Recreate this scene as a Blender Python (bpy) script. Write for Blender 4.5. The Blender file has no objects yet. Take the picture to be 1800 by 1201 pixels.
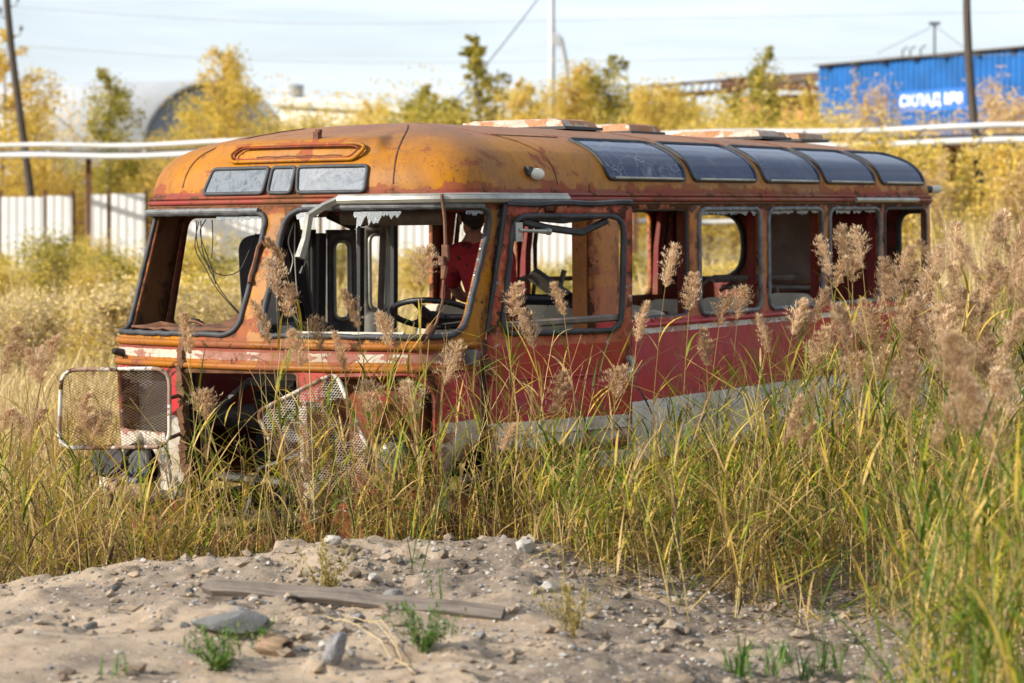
import bpy, math, random
import numpy as np
from mathutils import Vector, Matrix
from mathutils.geometry import delaunay_2d_cdt
random.seed(7)
RNG = np.random.default_rng(11)
SC = bpy.context.scene
COL = SC.collection
rad = math.radians

# ------------------------------------------------------------------ node helpers
class NT:
    def __init__(s, mat):
        mat.use_nodes = True
        s.t = mat.node_tree
        s.t.nodes.clear()
    def n(s, typ, ins=None, **props):
        x = s.t.nodes.new(typ)
        for k, v in props.items():
            setattr(x, k, v)
        if ins:
            for k, v in ins.items():
                if hasattr(v, 'is_output') or isinstance(v, bpy.types.NodeSocket):
                    s.t.links.new(v, x.inputs[k])
                else:
                    x.inputs[k].default_value = v
        return x
    def link(s, a, b): s.t.links.new(a, b)
    def math(s, op, a, b=None, clamp=False):
        x = s.n('ShaderNodeMath', {0: a}, operation=op, use_clamp=clamp)
        if b is not None:
            if isinstance(b, bpy.types.NodeSocket): s.link(b, x.inputs[1])
            else: x.inputs[1].default_value = b
        return x.outputs[0]
    def mix(s, f, a, b):
        x = s.n('ShaderNodeMix', data_type='RGBA')
        for i, v in ((0, f), (6, a), (7, b)):
            if isinstance(v, bpy.types.NodeSocket): s.link(v, x.inputs[i])
            else: x.inputs[i].default_value = v
        return x.outputs[2]
    def noise(s, vec, scale, detail=6, rough=.6, dist=0.):
        x = s.n('ShaderNodeTexNoise', {'Vector': vec, 'Scale': scale, 'Detail': detail, 'Roughness': rough, 'Distortion': dist})
        return x.outputs['Fac']
    def step(s, v, lo, hi):
        x = s.n('ShaderNodeMapRange', {0: v, 1: lo, 2: hi, 3: 0., 4: 1.}, clamp=True)
        x.interpolation_type = 'SMOOTHSTEP'
        return x.outputs[0]
    def ramp(s, f, stops, interp='LINEAR'):
        x = s.n('ShaderNodeValToRGB', {0: f})
        r = x.color_ramp; r.interpolation = interp
        while len(r.elements) < len(stops): r.elements.new(.5)
        for e, (p, c) in zip(r.elements, stops):
            e.position = p; e.color = c
        return x.outputs[0]
    def out(s, sh, disp=None):
        o = s.n('ShaderNodeOutputMaterial'); s.link(sh, o.inputs[0])
    def bump(s, h, strength=.3, dist=.01):
        return s.n('ShaderNodeBump', {'Height': h, 'Strength': strength, 'Distance': dist}).outputs[0]
    def bsdf(s, col, rough=.6, normal=None, **kw):
        x = s.n('ShaderNodeBsdfPrincipled', {'Base Color': col, 'Roughness': rough})
        if normal is not None: s.link(normal, x.inputs['Normal'])
        for k, v in kw.items():
            k = k.replace('_', ' ')
            if isinstance(v, bpy.types.NodeSocket): s.link(v, x.inputs[k])
            else: x.inputs[k].default_value = v
        return x.outputs[0]

def srgb(r, g, b):
    f = lambda c: (c/255/12.92) if c/255 <= .04045 else ((c/255+.055)/1.055)**2.4
    return (f(r), f(g), f(b), 1.)
def lin(r, g, b): return (r, g, b, 1.)

MATS = {}
def objco(T): return T.n('ShaderNodeTexCoord').outputs['Object']

def plain(name, col, rough=.7, var=.25, scale=8, bump=.15, metal=0., bscale=40):
    m = bpy.data.materials.new(name); T = NT(m); co = objco(T)
    n1 = T.noise(co, scale, 6)
    d = tuple(c*(1-var) for c in col[:3])+(1,); l = tuple(min(1, c*(1+var)) for c in col[:3])+(1,)
    c = T.ramp(n1, [(.3, d), (.7, l)])
    h = T.noise(co, bscale, 4)
    T.out(T.bsdf(c, rough, T.bump(h, bump, .005), Metallic=metal))
    MATS[name] = m; return m

ORANGE = lin(.40, .158, .012); ORANGE2 = lin(.33, .115, .012)
REDP = lin(.25, .05, .033); SALMON = lin(.46, .15, .07); CREAM = lin(.74, .70, .62)
RUST = lin(.075, .032, .016); DARKRED = lin(.17, .012, .016); REDB = lin(.47, .045, .055)

def paint(name, zones, chip=REDP, chip_t=.6, rust_t=.66, top=None, wob=.008, streak=.5, rough=.5, zchip=None, flakes=None, edge=.0, grime=.70):
    """old paint: zones = [(z_from, colour)], low to high, in the bus's own coordinates"""
    m = bpy.data.materials.new(name); T = NT(m); co = objco(T)
    sep = T.n('ShaderNodeSeparateXYZ', {0: co})
    z = sep.outputs[2]
    nz = T.noise(co, 14, 5)
    zz = T.math('ADD', z, T.math('MULTIPLY', T.math('SUBTRACT', nz, .5), wob*2))
    f = T.math('DIVIDE', zz, 3.0)
    base = T.ramp(f, [(max(0, a/3.0), c) for a, c in zones], 'CONSTANT') if len(zones) > 1 else None
    if base is None:
        base = T.n('ShaderNodeRGB'); base.outputs[0].default_value = zones[0][1]; base = base.outputs[0]
    # fading of the top coat
    fade = T.noise(co, 2.2, 7, .65)
    hsv = T.n('ShaderNodeHueSaturation', {'Color': base, 'Hue': T.math('ADD', .487, T.math('MULTIPLY', fade, .026)),
              'Saturation': T.math('ADD', .86, T.math('MULTIPLY', fade, .3)),
              'Value': T.math('ADD', .56, T.math('MULTIPLY', T.noise(co, 4.5, 8, .7), .72))}).outputs[0]
    base = hsv
    if top is not None:
        tm = T.step(T.math('ADD', z, T.math('MULTIPLY', T.math('SUBTRACT', T.noise(co, 3.5, 8, .7), .5), .30)), 2.36, 2.53)
        base = T.mix(T.math('MULTIPLY', tm, .85), base, top)
    # chipping to the coat below, worse along cut edges and rubbers
    wear = T.n('ShaderNodeAttribute', attribute_name='wear').outputs['Fac']
    n1 = T.math('ADD', T.noise(co, 3.2, 10, .62, .4), T.math('MULTIPLY', wear, .11))
    if zchip:
        for (zc, w, amt) in zchip:
            g = T.math('SUBTRACT', 1., T.math('DIVIDE', T.math('ABSOLUTE', T.math('SUBTRACT', z, zc)), w), True)
            n1 = T.math('ADD', n1, T.math('MULTIPLY', g, amt))
    c1 = T.step(n1, chip_t, chip_t+.012)
    col = T.mix(T.math('MULTIPLY', c1, T.math('ADD', .45, T.math('MULTIPLY', T.noise(co, 11, 6), .6), True)), base, chip)
    if flakes is not None:
        fl = T.step(T.noise(co, 7, 10, .75, 1.2), flakes, flakes+.01)
        col = T.mix(fl, col, lin(.62, .55, .52))
    n2 = T.math('ADD', T.noise(co, 6.5, 12, .68, .3), T.math('MULTIPLY', wear, .14))
    if edge:
        g = T.math('SUBTRACT', 1., T.math('DIVIDE', T.math('ABSOLUTE', T.math('SUBTRACT', z, edge)), .09), True)
        n2 = T.math('ADD', n2, T.math('MULTIPLY', g, .16))
    c2 = T.step(n2, rust_t, rust_t+.03)
    rustc = T.ramp(T.noise(co, 30, 6), [(.3, lin(.03, .014, .01)), (.6, RUST), (.8, lin(.17, .065, .022))])
    col = T.mix(c2, col, rustc)
    mot = T.noise(co, 1.1, 9, .72, .8)
    col = T.mix(T.math('MULTIPLY', T.step(mot, .40, .66), grime), col, lin(.18, .078, .027))
    col = T.mix(T.math('MULTIPLY', T.step(T.math('ADD', T.noise(co, 16, 8, .75), T.math('MULTIPLY', wear, .12)), .56, .68), .6), col, lin(.10, .04, .018))
    # fine specks
    sp = T.step(T.math('ADD', T.noise(co, 55, 3, .5), T.math('MULTIPLY', T.noise(co, 5, 4), .22)), .78, .82)
    col = T.mix(T.math('MULTIPLY', sp, .8), col, lin(.05, .022, .014))
    # rain streaks of dirt
    mp = T.n('ShaderNodeMapping', {0: co, 3: (22, 22, 1.3)}).outputs[0]
    st = T.step(T.noise(mp, 1.0, 5, .6), .52, .78)
    col = T.mix(T.math('MULTIPLY', st, streak), col, lin(.085, .042, .022))
    hgt = T.math('SUBTRACT', T.math('MULTIPLY', T.noise(co, 90, 3), .35), T.math('ADD', T.math('MULTIPLY', c1, .35), T.math('MULTIPLY', c2, .8)))
    dent = T.noise(co, 2.0, 2)
    b1 = T.bump(hgt, .5, .004)
    bn = T.n('ShaderNodeBump', {'Height': dent, 'Strength': .22, 'Distance': .05, 'Normal': b1}).outputs[0]
    r = T.math('ADD', rough, T.math('MULTIPLY', T.math('ADD', c1, c2), .2), True)
    T.out(T.bsdf(col, r, bn, **{'Specular IOR Level': .2}))
    MATS[name] = m; return m

paint('roof_paint', [(0, REDP), (2.0, REDP), (2.115, ORANGE)], top=lin(.24, .105, .05), chip_t=.595, rust_t=.68, streak=.45, zchip=[(2.12, .07, .16)], wob=.02, edge=2.09)
paint('panel_paint', [(0, ORANGE)], chip_t=.60, rust_t=.665, streak=.55, zchip=[(2.43, .1, .12), (2.12, .05, .15), (2.33, .05, .06)])
paint('front_paint', [(0, REDP), (.3, lin(.66, .61, .52)), (.80, REDB), (1.085, ORANGE2), (1.14, lin(.50, .43, .34)), (1.195, REDP), (1.215, ORANGE)],
      chip_t=.585, rust_t=.65, streak=.45, zchip=[(1.17, .05, .13), (2.03, .06, .12)])
paint('side_paint', [(0, REDB), (.40, lin(.82, .79, .72)), (.775, REDB), (1.205, CREAM), (1.232, REDB), (1.30, SALMON), (1.52, lin(.50, .19, .05)), (1.99, SALMON)],
      chip=lin(.40, .14, .08), chip_t=.60, rust_t=.67, streak=.5, zchip=[(1.22, .03, .08), (2.05, .08, .1)], edge=2.06, grime=.38)
paint('moulding_paint', [(0, ORANGE2)], chip=lin(.24, .07, .04), chip_t=.52, rust_t=.58, streak=.6)
paint('door_paint', [(0, CREAM), (.77, REDB), (1.02, lin(.42, .045, .035)), (1.20, lin(.46, .12, .055)), (1.9, lin(.54, .17, .10))],
      chip=lin(.36, .05, .03), chip_t=.57, rust_t=.68, streak=.25, flakes=.625, rough=.42, grime=.35)
paint('inner_red', [(0, DARKRED)], chip=lin(.25, .03, .03), chip_t=.6, rust_t=.62, streak=.6, rough=.55)
paint('inner_brown', [(0, lin(.16, .07, .028))], chip=lin(.10, .04, .02), chip_t=.55, rust_t=.6, streak=.6)
paint('pillar_orange', [(0, lin(.50, .20, .06))], chip_t=.66, rust_t=.70, streak=.3)
paint('mesh_rust', [(0, lin(.30, .22, .15))], chip=lin(.14, .06, .03), chip_t=.48, rust_t=.52, streak=.5)
paint('white_rust', [(0, CREAM)], chip=lin(.20, .075, .03), chip_t=.47, rust_t=.52, streak=.5)
paint('fender_red', [(0, lin(.26, .035, .03))], chip=lin(.10, .04, .02), chip_t=.55, rust_t=.6, streak=.6)
paint('hatch_paint', [(0, lin(.56, .47, .38))], chip=lin(.42, .16, .045), chip_t=.50, rust_t=.68, streak=.2)
plain('rubber', lin(.035, .036, .04), .65, .5, 10)
plain('rubber_pale', lin(.13, .135, .14), .6, .6, 12)
plain('trim_metal', lin(.34, .33, .29), .42, .3, 6, .1, .55)
plain('dark_metal', lin(.035, .03, .03), .55, .5, 10)
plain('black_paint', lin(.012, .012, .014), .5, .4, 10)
plain('leaf_grey', lin(.11, .10, .10), .5, .5, 10)
plain('rust_brown', lin(.13, .055, .025), .85, .55, 12, .4)
plain('grey_brown', lin(.16, .125, .10), .6, .4, 10)
plain('beige', lin(.50, .46, .37), .75, .25, 5)
plain('board', lin(.26, .19, .155), .85, .3, 5)
plain('wire', lin(.03, .03, .028), .6, .2)
plain('lamp_cream', lin(.62, .58, .48), .35, .15, 10)
plain('cloth_dark', lin(.035, .035, .042), .9, .3, 12)
plain('bus_floor', lin(.07, .055, .045), .9, .5, 6)
plain('lens_grey', lin(.20, .19, .15), .25, .4, 20)
plain('skin', lin(.36, .17, .11), .6, .12, 30, .05)
plain('hair', lin(.02, .013, .01), .7, .4, 60, .4)
plain('cap_black', lin(.008, .008, .010), .8, .3, 40)
plain('shorts', lin(.16, .03, .02), .9, .3, 20)
plain('shoe', lin(.03, .03, .03), .7, .3, 20)

def shirt():
    m = bpy.data.materials.new('shirt'); T = NT(m); co = objco(T)
    v = T.n('ShaderNodeTexVoronoi', {'Vector': co, 'Scale': 12.}); k = T.step(T.math('ADD', v.outputs['Distance'], T.math('MULTIPLY', T.noise(co, 40, 3), .25)), .36, .33)
    c = T.mix(k, lin(.34, .012, .022), lin(.10, .006, .014))
    T.out(T.bsdf(c, .85, T.bump(T.noise(co, 14, 3), .5, .02))); MATS['shirt'] = m
shirt()

def glass_dark(name, dust, cracks):
    m = bpy.data.materials.new(name); T = NT(m); co = objco(T)
    n = T.noise(co, 5, 8, .65, .8)
    dm = T.math('MULTIPLY', T.step(n, .5, .85), dust)
    if cracks:
        w = T.n('ShaderNodeVectorMath', {0: co, 1: T.n('ShaderNodeVectorMath', {0: T.n('ShaderNodeTexNoise', {'Vector': co, 'Scale': 3.}).outputs['Color'], 1: (.25, .25, .25)}, operation='MULTIPLY').outputs[0]}, operation='ADD').outputs[0]
        v = T.n('ShaderNodeTexVoronoi', {'Vector': w, 'Scale': 7.}, feature='DISTANCE_TO_EDGE').outputs['Distance']
        v2 = T.n('ShaderNodeTexVoronoi', {'Vector': w, 'Scale': 22.}, feature='DISTANCE_TO_EDGE').outputs['Distance']
        k = T.math('MULTIPLY', T.step(v, .014, .004), T.step(T.noise(co, 4, 3), .40, .55))
        k2 = T.math('MULTIPLY', T.step(v2, .022, .006), T.step(T.noise(co, 3.1, 4), .58, .66))
        dm = T.math('MAXIMUM', dm, T.math('MULTIPLY', T.math('MAXIMUM', k, k2), cracks))
    col = T.mix(dm, lin(.007, .019, .065), lin(.38, .40, .44))
    r = T.math('ADD', .06, T.math('MULTIPLY', dm, .5))
    T.out(T.bsdf(col, r, T.bump(T.noise(co, 1.5, 2), .15, .02), **{'Specular IOR Level': .24})); MATS[name] = m
glass_dark('glass_clean', .06, 0)
glass_dark('glass_dusty', .35, .14)
glass_dark('glass_cracked', 1.0, .65)
def glass_front():
    m = bpy.data.materials.new('glass_front'); T = NT(m); co = objco(T)
    n = T.noise(co, 9, 8, .6, 2.)
    c = T.ramp(n, [(.35, lin(.11, .135, .165)), (.55, lin(.19, .21, .235)), (.68, lin(.07, .095, .13))])
    T.out(T.bsdf(c, .3, T.bump(T.noise(co, 16, 3), .1, .01), **{'Specular IOR Level': .05})); MATS['glass_front'] = m
glass_front()
def shard():
    m = bpy.data.materials.new('glass_shard'); T = NT(m); co = objco(T)
    v = T.n('ShaderNodeTexVoronoi', {'Vector': co, 'Scale': 90.}, feature='DISTANCE_TO_EDGE').outputs['Distance']
    c = T.mix(T.step(v, .0, .12), lin(.45, .47, .48), lin(.17, .19, .2))
    s = T.bsdf(c, .15); tr = T.n('ShaderNodeBsdfTransparent').outputs[0]
    T.out(T.n('ShaderNodeMixShader', {0: .6, 1: tr, 2: s}).outputs[0]); MATS['glass_shard'] = m
shard()

def leafmat(name, stops, trans=.35, rough=.55, vary=.18):
    """foliage: per-face random attribute 'tint' picks the colour"""
    m = bpy.data.materials.new(name); T = NT(m)
    a = T.n('ShaderNodeAttribute', attribute_name='tint').outputs['Fac']
    oi = T.n('ShaderNodeObjectInfo').outputs['Random']
    f = T.math('ADD', a, T.math('MULTIPLY', T.math('SUBTRACT', oi, .5), vary), True)
    co = T.n('ShaderNodeTexCoord').outputs['Object']
    f = T.math('ADD', f, T.math('MULTIPLY', T.math('SUBTRACT', T.noise(co, 23, 3), .5), .22), True)
    c = T.ramp(f, stops)
    if name == 'reed_leaf': c = T.mix(T.math('MULTIPLY', T.step(T.noise(co, 70, 4, .7), .58, .70), .7), c, lin(.16, .095, .045))
    d = T.n('ShaderNodeBsdfDiffuse', {0: c}).outputs[0]
    t = T.n('ShaderNodeBsdfTranslucent', {0: c}).outputs[0]
    g = T.n('ShaderNodeBsdfGlossy', {0: (.9, .9, .9, 1), 1: rough}).outputs[0]
    x = T.n('ShaderNodeMixShader', {0: trans, 1: d, 2: t}).outputs[0]
    x = T.n('ShaderNodeMixShader', {0: .012, 1: x, 2: g}).outputs[0]
    T.out(x); MATS[name] = m; return m
leafmat('reed_leaf', [(0, lin(.030, .075, .010)), (.26, lin(.085, .15, .012)), (.42, lin(.24, .26, .018)), (.54, lin(.52, .36, .045)), (.66, lin(.52, .36, .15)), (.80, lin(.30, .17, .065)), (.92, lin(.045, .033, .03))], .28)
leafmat('reed_stem', [(0, lin(.24, .25, .06)), (.5, lin(.50, .375, .15)), (1, lin(.36, .25, .12))], .12)
leafmat('reed_plume', [(0, lin(.34, .22, .12)), (.5, lin(.68, .49, .30)), (1, lin(.88, .71, .50))], .45, vary=.5)
leafmat('field_grass', [(0, lin(.42, .34, .10)), (.35, lin(.62, .47, .18)), (.7, lin(.74, .59, .30)), (1, lin(.56, .42, .24))], .4)
leafmat('gold_leaf', [(0, lin(.36, .32, .07)), (.3, lin(.64, .48, .08)), (.65, lin(.82, .60, .12)), (1, lin(.86, .66, .26))], .5)
leafmat('olive_leaf', [(0, lin(.18, .19, .03)), (.5, lin(.40, .34, .05)), (1, lin(.60, .46, .09))], .45)
leafmat('pale_leaf', [(0, lin(.58, .40, .16)), (.5, lin(.72, .50, .24)), (1, lin(.80, .62, .38))], .45)
leafmat('weed_green', [(0, lin(.05, .12, .02)), (.6, lin(.10, .19, .035)), (1, lin(.2, .26, .06))], .3)
leafmat('weed_yellow', [(0, lin(.20, .18, .03)), (.6, lin(.33, .26, .06)), (1, lin(.42, .30, .12))], .3)
plain('bark', lin(.10, .075, .06), .9, .5, 6)
plain('bark_pale', lin(.30, .25, .2), .9, .5, 6)

# ------------------------------------------------------------------ mesh helpers
class MB:
    def __init__(s): s.v = []; s.f = []; s.m = []; s.mi = 0
    def add(s, vs, fs):
        o = len(s.v); s.v += [tuple(map(float, p)) for p in vs]
        s.f += [tuple(i+o for i in f) for f in fs]; s.m += [s.mi]*len(fs)
    def box(s, c, d, M=None, taper=1.):
        x, y, z = d[0]/2, d[1]/2, d[2]/2
        vs = [Vector((sx*x*(taper if sz > 0 else 1), sy*y*(taper if sz > 0 else 1), sz*z)) for sz in (-1, 1) for sy in (-1, 1) for sx in (-1, 1)]
        if M is not None: vs = [M @ p for p in vs]
        vs = [p+Vector(c) for p in vs]
        s.add(vs, [(0, 2, 3, 1), (4, 5, 7, 6), (0, 1, 5, 4), (2, 6, 7, 3), (0, 4, 6, 2), (1, 3, 7, 5)])
    def tube(s, pts, r, n=8, closed=False, flat=1., up=None):
        P = [Vector(p) for p in pts]; N = len(P)
        if N < 2: return
        rs = r if isinstance(r, (list, tuple)) else [r]*N
        rings = []; prev = None
        for i in range(N):
            a = P[(i-1) % N] if (closed or i > 0) else P[i]
            b = P[(i+1) % N] if (closed or i < N-1) else P[i]
            t = (b-a)
            t = t.normalized() if t.length > 1e-9 else Vector((0, 0, 1))
            if prev is None:
                ref = Vector(up) if up else (Vector((0, 0, 1)) if abs(t.z) < .9 else Vector((1, 0, 0)))
            else: ref = prev
            q = (ref - t*ref.dot(t))
            q = q.normalized() if q.length > 1e-6 else t.orthogonal().normalized()
            w = t.cross(q); prev = q
            rings.append([P[i]+(q*math.cos(2*math.pi*k/n)*flat+w*math.sin(2*math.pi*k/n))*rs[i] for k in range(n)])
        vs = [p for rg in rings for p in rg]; fs = []
        for i in range(N if closed else N-1):
            j = (i+1) % N
            for k in range(n):
                fs.append((i*n+k, i*n+(k+1) % n, j*n+(k+1) % n, j*n+k))
        if not closed:
            fs.append(tuple(range(n-1, -1, -1))); fs.append(tuple((N-1)*n+k for k in range(n)))
        s.add(vs, fs)
    def lathe(s, prof, n=20, M=None):
        vs = []; fs = []
        for (r, z) in prof:
            for k in range(n):
                p = Vector((r*math.cos(2*math.pi*k/n), r*math.sin(2*math.pi*k/n), z))
                vs.append(M @ p if M is not None else p)
        for i in range(len(prof)-1):
            for k in range(n):
                fs.append((i*n+k, i*n+(k+1) % n, (i+1)*n+(k+1) % n, (i+1)*n+k))
        fs.append(tuple(range(n-1, -1, -1))); fs.append(tuple((len(prof)-1)*n+k for k in range(n)))
        s.add(vs, fs)
    def build(s, name, mat, parent=None, smooth=False, auto=True):
        me = bpy.data.meshes.new(name); me.from_pydata(s.v, [], s.f)
        ms = mat if isinstance(mat, (list, tuple)) else [mat]
        for m in ms: me.materials.append(MATS[m] if isinstance(m, str) else m)
        if len(ms) > 1: me.polygons.foreach_set('material_index', s.m)
        if smooth:
            me.polygons.foreach_set('use_smooth', [True]*len(me.polygons))
            if auto: me.set_sharp_from_angle(angle=rad(40))
        me.update()
        return link(name, me, parent)
def link(name, me, parent=None):
    o = bpy.data.objects.new(name, me); COL.objects.link(o)
    if parent is not None: o.parent = parent
    return o
def empty(name, loc=(0, 0, 0), rot=(0, 0, 0)):
    o = bpy.data.objects.new(name, None); COL.objects.link(o); o.location = loc; o.rotation_euler = rot; return o
def tag(o, label=None, cat=None, group=None, kind=None):
    if label: o['label'] = label
    if cat: o['category'] = cat
    if group: o['group'] = group
    if kind: o['kind'] = kind
    return o
def copy_tree(o, parent=None):
    c = o.copy(); COL.objects.link(c); c.parent = parent
    for ch in list(o.children): copy_tree(ch, c)
    return c
def mod(o, typ, **kw):
    m = o.modifiers.new(typ.lower(), typ)
    for k, v in kw.items(): setattr(m, k, v)
    return m
def np_mesh(name, V, Q, mat, parent=None, tint=None, smooth=False):
    """fast quad mesh from arrays; tint per vertex"""
    me = bpy.data.meshes.new(name)
    V = np.ascontiguousarray(V, dtype=np.float32); Q = np.ascontiguousarray(Q, dtype=np.int32)
    nf, k = Q.shape
    me.vertices.add(len(V)); me.vertices.foreach_set('co', V.ravel())
    me.loops.add(nf*k); me.loops.foreach_set('vertex_index', Q.ravel())
    me.polygons.add(nf); me.polygons.foreach_set('loop_start', np.arange(0, nf*k, k, dtype=np.int32))
    me.polygons.foreach_set('use_smooth', np.full(nf, smooth, dtype=bool))
    if tint is not None:
        at = me.attributes.new('tint', 'FLOAT', 'POINT'); at.data.foreach_set('value', np.asarray(tint, dtype=np.float32))
    me.materials.append(MATS[mat]); me.update(calc_edges=True)
    return link(name, me, parent) if name else me
# ------------------------------------------------------------------ the bus: one body surface described by (a = distance round the plan outline, z = height)
BA = rad(33)
P0 = Vector((-.023, 14.0, 0)); WV = Vector((math.cos(BA), -math.sin(BA), 0))
ORG = P0 - 1.22*WV
GZ = 2.062
HALF = [(0, -.59), (.25, -.58), (.5, -.555), (.75, -.52), (.95, -.475), (1.09, -.42), (1.18, -.33), (1.215, -.21), (1.22, -.1), (1.22, 0)]
HALF += [(1.22, .2*i) for i in range(1, 30)]+[(1.22, 6.0), (1.215, 6.14), (1.175, 6.27), (1.07, 6.36), (.9, 6.41), (.6, 6.44), (.3, 6.455), (0, 6.46)]
def catmull(pts, n=12):
    P = [np.array(p, float) for p in pts]; P = [np.array([-P[1][0], P[1][1]])]+P+[np.array([-P[-2][0], P[-2][1]])]
    out = []
    for i in range(1, len(P)-2):
        for k in range(n):
            t = k/n; a, b, c, d = P[i-1], P[i], P[i+1], P[i+2]
            out.append(.5*((2*b)+(-a+c)*t+(2*a-5*b+4*c-d)*t*t+(-a+3*b-3*c+d)*t**3))
    out.append(P[-2]); return np.array(out)
OUTL = catmull(HALF)
ARC = np.concatenate([[0], np.cumsum(np.linalg.norm(np.diff(OUTL, axis=0), axis=1))])
ATOT = float(ARC[-1]); A0 = 1.5744
def lean(z): return float(np.interp(z, [.2, .6, 1.05, 1.26, GZ], [.25, .30, .33, .30, 0]))
def wgt(v):
    t = min(1, max(0, (.7-v)/1.05)); return t*t*(3-2*t)
def uv_of(a):
    a = (a+ATOT) % (2*ATOT) - ATOT
    u = float(np.interp(abs(a), ARC, OUTL[:, 0]))*(1 if a >= 0 else -1); v = float(np.interp(abs(a), ARC, OUTL[:, 1]))
    return u, v
def S(a, z, off=0.):
    u, v = uv_of(a); p = Vector((u, v-lean(z)*wgt(v), z))
    if off:
        e = .01
        u1, v1 = uv_of(a+e); u0, v0 = uv_of(a-e)
        t = Vector((u1-u0, (v1-lean(z)*wgt(v1))-(v0-lean(z)*wgt(v0)), 0)).normalized()
        w = Vector((0, -(lean(z+e)-lean(z-e))*wgt(v), 2*e)).normalized()
        p += t.cross(w).normalized()*off
    return p
def AV(v, side=1): return side*(A0+v)           # arc position of a point v metres along the side

def rounded(pts, r, n=6):
    out = []; N = len(pts)
    for i in range(N):
        p = Vector(pts[i]); a = Vector(pts[i-1]); b = Vector(pts[(i+1) % N])
        rr = r[i] if isinstance(r, (list, tuple)) else r
        da = (a-p); db = (b-p); rr = min(rr, da.length*.48, db.length*.48)
        s = p+da.normalized()*rr; e = p+db.normalized()*rr
        for k in range(n+1):
            t = k/n; out.append(tuple(s*(1-t)**2+p*2*t*(1-t)+e*t*t))
    return out
def rect(a0, a1, z0, z1, r=.07): return rounded([(a0, z0), (a1, z0), (a1, z1), (a0, z1)], r)
def densify(poly, d):
    out = []; N = len(poly)
    for i in range(N):
        a = poly[i]; b = poly[(i+1) % N]; L = math.dist(a, b); k = max(1, int(L/d))
        out += [(a[0]+(b[0]-a[0])*j/k, a[1]+(b[1]-a[1])*j/k) for j in range(k)]
    return out
def inside(p, poly):
    x, y = p; c = False; j = len(poly)-1
    for i in range(len(poly)):
        xi, yi = poly[i]; xj, yj = poly[j]
        if (yi > y) != (yj > y) and x < (xj-xi)*(y-yi)/(yj-yi)+xi: c = not c
        j = i
    return c
def panel(name, outer, holes, mats, parent, fn=S, d=.07, thick=.03, jag=0.):
    outer = densify(outer, d); holes = [densify(h, d) for h in holes]
    pts = []; edges = []
    for poly in [outer]+holes:
        o = len(pts); pts += poly; edges += [(o+i, o+(i+1) % len(poly)) for i in range(len(poly))]
    xs = [p[0] for p in outer]; ys = [p[1] for p in outer]
    nx = int((max(xs)-min(xs))/d); ny = int((max(ys)-min(ys))/d)
    for i in range(1, nx):
        for j in range(1, ny):
            p = (min(xs)+(i+.5*(j % 2))*d+.003, min(ys)+j*d+.002)
            if inside(p, outer) and not any(inside(p, h) for h in holes): pts.append(p)
    V, E_, Fc, *_ = delaunay_2d_cdt([Vector(p) for p in pts], edges, [], 0, 1e-6)
    b = MB(); fs = []
    for f in Fc:
        c = (sum(V[i][0] for i in f)/len(f), sum(V[i][1] for i in f)/len(f))
        if inside(c, outer) and not any(inside(c, h) for h in holes): fs.append(tuple(f))
    b.add([fn(v[0], v[1]) for v in V], fs)
    o = b.build(name, mats, parent, smooth=True, auto=False)
    hp = [p for h in holes for q_ in [densify(h, .03)] for p in q_]+[p for p in densify(outer, .05)]
    if hp and len(b.v) > 60:
        VV = np.array([(v[0], v[1]) for v in V]); HP = np.array(hp)
        dm = np.concatenate([np.sqrt(((VV[i:i+500, None]-HP[None])**2).sum(2)).min(1) for i in range(0, len(VV), 500)])
        at = o.data.attributes.new('wear', 'FLOAT', 'POINT'); at.data.foreach_set('value', np.exp(-dm/.05).astype(np.float32))
    mod(o, 'SOLIDIFY', thickness=thick, offset=-1, material_offset=1, material_offset_rim=0)
    return o
def loop(name, poly, r, mat, parent, fn=S, off=.004, flat=1., d=.04, n=8, wob=0.):
    P = densify(poly, d)
    b = MB(); b.tube([fn(p[0]+random.uniform(-wob, wob), p[1]+random.uniform(-wob, wob), off) for p in P], r, n, True)
    return b.build(name, mat, parent, smooth=True, auto=False)

BUS = empty('bus', ORG, (0, rad(-.7), -BA))
tag(BUS, 'rusting orange and red old bus without glass sunk in the reeds', 'bus')

# --- front panel with the two windscreen openings, the missing grille and the headlamp recess
LP = rounded([(-1.335, 1.995), (-1.335, 1.285), (-.085, 1.29), (-.03, 1.985)][::-1], [.07, .10, .07, .05])
LP = rounded([(-.03, 1.995), (-1.345, 1.995), (-1.335, 1.285), (-.06, 1.29)], [.09, .05, .06, .12])
RP = rounded([(.10, 1.29), (1.40, 1.29), (1.462, 2.015), (.10, 2.015)], [.09, .13, .13, .13])
GR = rounded([(-.50, .12), (.36, .12), (.40, 1.10), (-.47, 1.085)], [.01, .01, .06, .05])
HR = rounded([(.55, .33), (1.20, .33), (1.24, 1.0), (1.12, 1.09), (.56, 1.07)], [.05, .12, .10, .1, .08])
HLh = rounded([(-.98, .38), (-.74, .38), (-.74, .62), (-.98, .62)], .12)
HL2 = rounded([(-1.20, .70), (-.61, .70), (-.60, 1.07), (-1.20, 1.06)], .09)
frontp = panel('front_panel', [(-A0, .05), (1.28, .05), (1.29, .50), (1.34, .60), (1.40, .57), (1.47, .64), (A0-.005, .63), (A0-.005, GZ), (-A0, GZ)], [LP, RP, GR, HR, HLh, HL2], ['front_paint', 'inner_brown'], BUS, d=.06)
for nm, P in (('windscreen_gasket', LP), ('windscreen_gasket', RP)):
    g = loop(nm, P, .017, 'rubber', BUS, off=.004, wob=.003)
# pale dry upper strip of the gaskets
b = MB()
b.tube([S(a, 2.005, .016) for a in np.linspace(-1.29, -.10, 20)], .017, 8); b.tube([S(a, 2.022, .016) for a in np.linspace(.22, 1.36, 20)], .016, 8)
b.build('gasket_strip', 'rubber_pale', BUS, True)
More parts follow.
